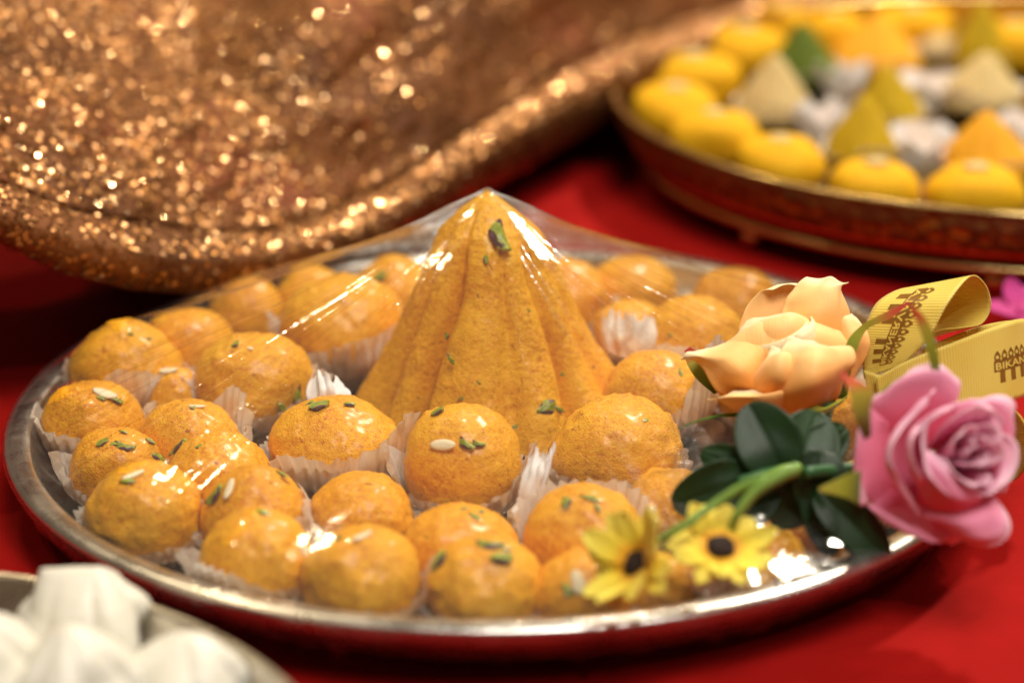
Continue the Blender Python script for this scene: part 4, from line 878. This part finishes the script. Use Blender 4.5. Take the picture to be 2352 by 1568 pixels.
# daisies
def daisy(cx, cy, D, nrm, R, lab, seed, npet=13, mat=MYEL, disk=MDISK, cup=.35, name='daisy', dr=.30, cat='flower'):
    nrm = nrm / np.linalg.norm(nrm); e1 = np.cross(nrm, UP); e1 /= np.linalg.norm(e1); e2 = np.cross(nrm, e1); c = P(cx, cy, D)
    t = thing(name, lab, cat, tuple(c)); rg = random.Random(seed)
    for k in range(npet):
        layer = k % 2; a0 = 2 * math.pi * k / npet + rg.uniform(-.12, .12); L = R * rg.uniform(.88, 1.1); wd = R * rg.uniform(.19, .25); lift = rg.uniform(-.15, .5) * cup + (.25 if layer else 0); cr_ = rg.uniform(-.5, .6)
        m, n = 16, 9; v = np.linspace(0, 1, m); u = np.linspace(-1, 1, n); Vv, Uu = np.meshgrid(v, u, indexing='ij')
        wdt = wd * (.35 + 1.0 * np.sin(np.clip(Vv * 2.2 + .25, 0, np.pi)) ** .8) * np.sqrt(np.clip(1.04 - Vv ** 5, 0.02, 1))
        rr = R * .18 + L * Vv * (1 - .06 * np.abs(Uu) ** 2); hh = lift * L * Vv + cr_ * .35 * L * Vv ** 2.4 - .0010 * layer - .10 * wd * np.cos(Uu * 3) * Vv
        d1 = math.cos(a0) * e1 + math.sin(a0) * e2; d2 = -math.sin(a0) * e1 + math.cos(a0) * e2
        G = c + rr[..., None] * d1 + (wdt * Uu)[..., None] * d2 + hh[..., None] * nrm
        V, F = shell(G, .0004); mk('petal', V, F, mat, t, uv=uvgrid(m, n))
    v = SVp * np.array([1, 1, .55]); v = v * (1 + .12 * vnoise(SVp, 9, 5)[:, None]); v = c + R * dr * (v[:, :1] * e1 + v[:, 1:2] * e2 + v[:, 2:] * nrm)
    mk('flower_centre', v, SFp, disk, t)
    return t, c
DD = film_dep(1470, 1300) - .024
nA = -FWD * .50 + UP * .40 + RT * -.58; dA, cA = daisy(1462, 1295, DD, nA, .0142, 'left yellow daisy, petals folded over its dark centre', 3, 17, cup=1.3)
nB = -FWD * .70 + UP * .62 + RT * .10; dB, cB = daisy(1655, 1258, DD + .012, nB, .0138, 'right yellow daisy with its dark brown centre fully open', 8, 13)
V, F = tube([P(1545, 1225, DD + .006), P(1630, 1165, DD + .010), P(1700, 1120, DD + .010), P(1760, 1098, DD + .008)], [.0011, .0013, .0014, .0015]); mk('stem', V, F, MSTEM, dA)
V, F = tube([P(1490, 1255, DD + .010), P(1545, 1222, DD + .006), P(1600, 1190, DD + .006)], [.0011, .0013, .0013]); mk('stem', V, F, MSTEM, dA)
V, F = tube([P(1680, 1215, DD + .008), P(1695, 1180, DD + .006), P(1740, 1125, DD + .006), P(1832, 1075, DD + .006)], [.0012, .0015, .0017, .0019]); mk('stem', V, F, MSTEM, dB)

# leaf spray
DL = film_dep(1740, 1130) - .012
lf = thing('leaf_spray', 'spray of dark green round leaves between the daisies and the roses', 'leaves', tuple(P(1830, 1080, DL)))
V, F = tube([P(1700, 1108, DL - .002), P(1760, 1096, DL - .004), P(1835, 1076, DL - .002)], [.0022, .0030, .0026]); mk('stem_sheath', V, F, MSTEMD, lf)
V, F = tube([P(1758, 1098, DL - .006), P(1800, 1082, DL - .007), P(1835, 1074, DL - .004)], [.0019, .0021, .0018]); mk('stem', V, F, MSTEM, lf)
def leaf(b, tp, hw, d0, d1, cupv=-.006, seed=0, tip=2.4):
    B = P(b[0], b[1], DL + d0 * .001); T = P(tp[0], tp[1], DL + d1 * .001); ax = T - B; L = np.linalg.norm(ax); ax /= L
    side = np.cross(ax, FWD); side /= np.linalg.norm(side); nr = np.cross(side, ax); nr = nr * np.sign(-(nr @ FWD)); W = 1.18 * hw * DL / FPX
    m, n = 24, 17; v = np.linspace(0, 1, m); u = np.linspace(-1, 1, n); Vv, Uu = np.meshgrid(v, u, indexing='ij')
    wd = W * np.sin(np.pi * np.clip(Vv, .02, .995) ** .85) ** .40 * (1 - .10 * Vv ** tip)
    q = np.stack([Uu, Vv * 2, 0 * Uu + seed], -1)
    h = .22 * W * Uu ** 2 * np.sin(np.pi * Vv) + cupv * (Vv - .2) ** 2 * 1.4 - .0006 * np.exp(-(Uu / .08) ** 2) + .0009 * vnoise(q, 1.4, 90 + seed)
    G = B + (Vv * L)[..., None] * ax + (wd * Uu)[..., None] * side + h[..., None] * nr
    V, F = shell(G, .0005); mk('leaf', V, F, MLEAF, lf)
for k, a_ in enumerate([((1800, 1088), (1722, 925), 66, 0, 2), ((1830, 1090), (1885, 940), 66, 4, 8), ((1750, 1090), (1612, 1040), 38, 4, 4), ((1730, 1098), (1552, 1158), 58, 2, -2), ((1785, 1110), (1650, 1212), 46, 6, 2), ((1870, 1080), (1790, 1205), 56, 8, 4), ((1890, 1035), (1868, 1172), 54, 3, -2),
                     ((1880, 1125), (2040, 1282), 46, -2, -8), ((1862, 1120), (1920, 1278), 38, 2, 2), ((1925, 1215), (2032, 1290), 26, 4, 2), ((1840, 1060), (1950, 985), 46, 10, 10)]): leaf(*a_, seed=k)

# ribbon
def m_ribbon():
    m = Mat('yellow_ribbon'); wv = m.n('ShaderNodeTexWave', Scale=1.0, Distortion=0.0, Detail=0.0); wv.bands_direction = 'X'; m.l(m.co('UV'), wv.inputs['Vector']); n = m.noise(60, 2, .5)
    m.set(Base__Color=m.ramp(n, [(.3, (.86, .64, .10)), (.7, (.90, .71, .14))]), Roughness=.5, Sheen__Weight=.25, Sheen__Roughness=.35, Normal=m.bump(wv.outputs['Fac'], .5, .0003))
    tr = m.n('ShaderNodeBsdfTranslucent', Color=(.80, .52, .08, 1)); mx = m.n('ShaderNodeMixShader', Fac=.12); m.l(m.b.outputs[0], mx.inputs[1]); m.l(tr.outputs[0], mx.inputs[2]); m.l(mx.outputs[0], m.out.inputs['Surface']); return m.m
MRIB = m_ribbon()
MINK = m_plain('brown_foil_print', (.20, .085, .012), (.30, .14, .02), 300, .3, bump=.1)
DR = dep(2100, 900, .050)
rb = thing('ribbon_bow', 'yellow ribbed ribbon bow printed with a brown logo behind the roses', 'ribbon', tuple(P(2060, 900, DR)))
def strip(e1, e2, lab=None, m=90, n=16, ribs=None, name='ribbon_loop'):
    E1 = cr(np.array([P(x, y, DR + d * .001) for x, y, d in e1]), np.linspace(0, 1, m)); E2 = cr(np.array([P(x, y, DR + d * .001) for x, y, d in e2]), np.linspace(0, 1, m))
    s = np.linspace(0, 1, n)[None, :, None]; G = E1[:, None] * (1 - s) + E2[:, None] * s
    L = np.linalg.norm(np.diff(G[:, n // 2], axis=0), axis=1).sum()
    V, F = shell(G, .0004); o = mk(name, V, F, MRIB, rb, uv=uvgrid(m, n, L / .0009 * .314, 1))
    if lab: o['label'] = lab
    return G
e1 = [(2072, 838, 0), (2100, 812, -3), (2140, 765, -6), (2180, 692, -6), (2230, 634, 2), (2264, 655, 10), (2276, 702, 14), (2256, 742, 14), (2208, 752, 10), (2150, 760, 6), (2108, 790, 4)]
e2 = [(1985, 870, 8), (1980, 820, 10), (1985, 760, 12), (2015, 695, 14), (2078, 662, 22), (2130, 680, 30), (2130, 720, 32), (2100, 770, 30), (2070, 800, 26), (2030, 830, 22), (1995, 860, 18)]
GA = strip(e1, e2, 'upper ribbon loop with the open end facing right')
e1 = [(2010, 868, 2), (2090, 825, -2), (2200, 782, -4), (2290, 748, -2), (2345, 732, 4), (2372, 745, 14), (2330, 735, 22), (2240, 752, 20), (2120, 800, 12)]
e2 = [(2030, 990, 2), (2100, 960, -2), (2210, 930, -4), (2300, 925, -4), (2368, 905, 4), (2400, 900, 16), (2350, 890, 24), (2250, 880, 22), (2120, 900, 14)]
GB = strip(e1, e2, 'lower ribbon loop running to the right')
strip([(1985, 850, 6), (2040, 862, 2), (2102, 826, 6)], [(2010, 1010, 6), (2050, 1020, 2), (2100, 1010, 8)], 'short shaded ribbon fold under the upper loop', m=40)
strip([(2300, 930, 10), (2335, 945, 4), (2362, 990, 0), (2365, 1050, 2), (2340, 1095, 10), (2290, 1120, 20)], [(2230, 960, 30), (2270, 965, 26), (2290, 1000, 22), (2290, 1040, 22), (2275, 1075, 26), (2240, 1090, 34)], 'ribbon loop peeking out right of the pink rose', m=60)

def text_mesh(s, size):
    c = bpy.data.curves.new('lettering', 'FONT'); c.body = s; c.size = size; c.align_x = 'LEFT'; c.space_character = 1.0; c.offset = .012 * size; c.resolution_u = 2
    o = bpy.data.objects.new('lettering', c); COL.objects.link(o); dg = bpy.context.evaluated_depsgraph_get(); me = o.evaluated_get(dg).to_mesh()
    V = np.array([v.co[:2] for v in me.vertices]); F = [tuple(p.vertices) for p in me.polygons]; bpy.data.objects.remove(o); bpy.data.curves.remove(c); return V, F
def on_surface(G, ab, lift):
    m, n, _ = G.shape; N = gnorm(G); s = np.sign(((CAM - G) * N).sum(-1, keepdims=True)); N = N * s
    a = np.clip(ab[:, 0], 0, 1) * (m - 1); b = np.clip(ab[:, 1], 0, 1) * (n - 1); i = np.minimum(a.astype(int), m - 2); j = np.minimum(b.astype(int), n - 2); f = (a - i)[:, None]; g = (b - j)[:, None]
    def L(A): return A[i, j] * (1 - f) * (1 - g) + A[i + 1, j] * f * (1 - g) + A[i, j + 1] * (1 - f) * g + A[i + 1, j + 1] * f * g
    nn = L(N); nn /= np.linalg.norm(nn, axis=1, keepdims=True); return L(G) + nn * lift
def subdiv_rect(x0, y0, x1, y1, k=10):
    g = np.stack(np.meshgrid(np.linspace(x0, x1, k), np.linspace(y0, y1, 3), indexing='ij'), -1).reshape(-1, 2); return g, gridf(k, 3)
def logo(G, orient, ox, oy, L, Wd, word='BIKANERVALA'):
    """flat print: row of small onion domes, a band with the word left in ribbon colour, and short pillars below; unit box L x 1"""
    parts = []; 
    def put(v, f, lift, mat, nm):
        ab = orient(v); V = on_surface(G, ab, lift); mk(nm, V, f, mat, rb, smooth=False)
    # band
    v, f = subdiv_rect(0, .36, 1, .66, 40); put(v, f, .00028, MINK, 'printed_band')
    tv, tf = text_mesh(word, 1.0); x0, x1 = tv[:, 0].min(), tv[:, 0].max(); y0, y1 = tv[:, 1].min(), tv[:, 1].max()
    tv = np.c_[(tv[:, 0] - x0) / (x1 - x0) * .96 + .02, (tv[:, 1] - y0) / (y1 - y0) * .20 + .41]; put(tv, tf, .0004, MRIB, 'printed_word')
    V = []; F = []
    k = len(word)
    for q in range(k):
        cx = (q + .5) / k
        o = len(V); th = np.linspace(0, 2 * np.pi, 14, endpoint=False)
        for a_ in th:
            for rr in (.040, .021):
                tipf = .07 * max(0, math.sin(a_)) ** 6
                V.append((cx + rr * math.cos(a_), .78 + (rr * 2.6) * math.sin(a_) + tipf * (rr > .03)))
        for z in range(14): F.append((o + 2 * z, o + 2 * ((z + 1) % 14), o + 2 * ((z + 1) % 14) + 1, o + 2 * z + 1))
        o = len(V); V += [(cx - .045, .66), (cx + .045, .66), (cx + .03, .72), (cx - .03, .72)]; F.append((o, o + 1, o + 2, o + 3))
    put(np.array(V), F, .0003, MINK, 'printed_domes')
    V = []; F = []
    for cx in (.10, .24, .38, .62, .76, .90):
        o = len(V); V += [(cx - .032, .04), (cx + .032, .04), (cx + .032, .36), (cx - .032, .36)]; F.append((o, o + 1, o + 2, o + 3))
    put(np.array(V), F, .0003, MINK, 'printed_pillars')
# upper loop: the word climbs along the loop, domes toward the open edge
logo(GA, lambda v: np.c_[.045 + v[:, 0] * .31, .80 - v[:, 1] * .50], 0, 0, 1, 1)
# lower loop: starts near the right and runs out of the frame
logo(GB, lambda v: np.c_[.355 + v[:, 0] * .30, .76 - v[:, 1] * .46], 0, 0, 1, 1)

# magenta blossom beyond the ribbon
daisy(2350, 715, dep(2350, 720, .012), -FWD * .5 + UP * .8, .015, 'blurred magenta blossom at the right frame edge behind the ribbon', 5, 9, mat=MMAG, disk=MMAG, name='magenta_blossom', dr=.2)
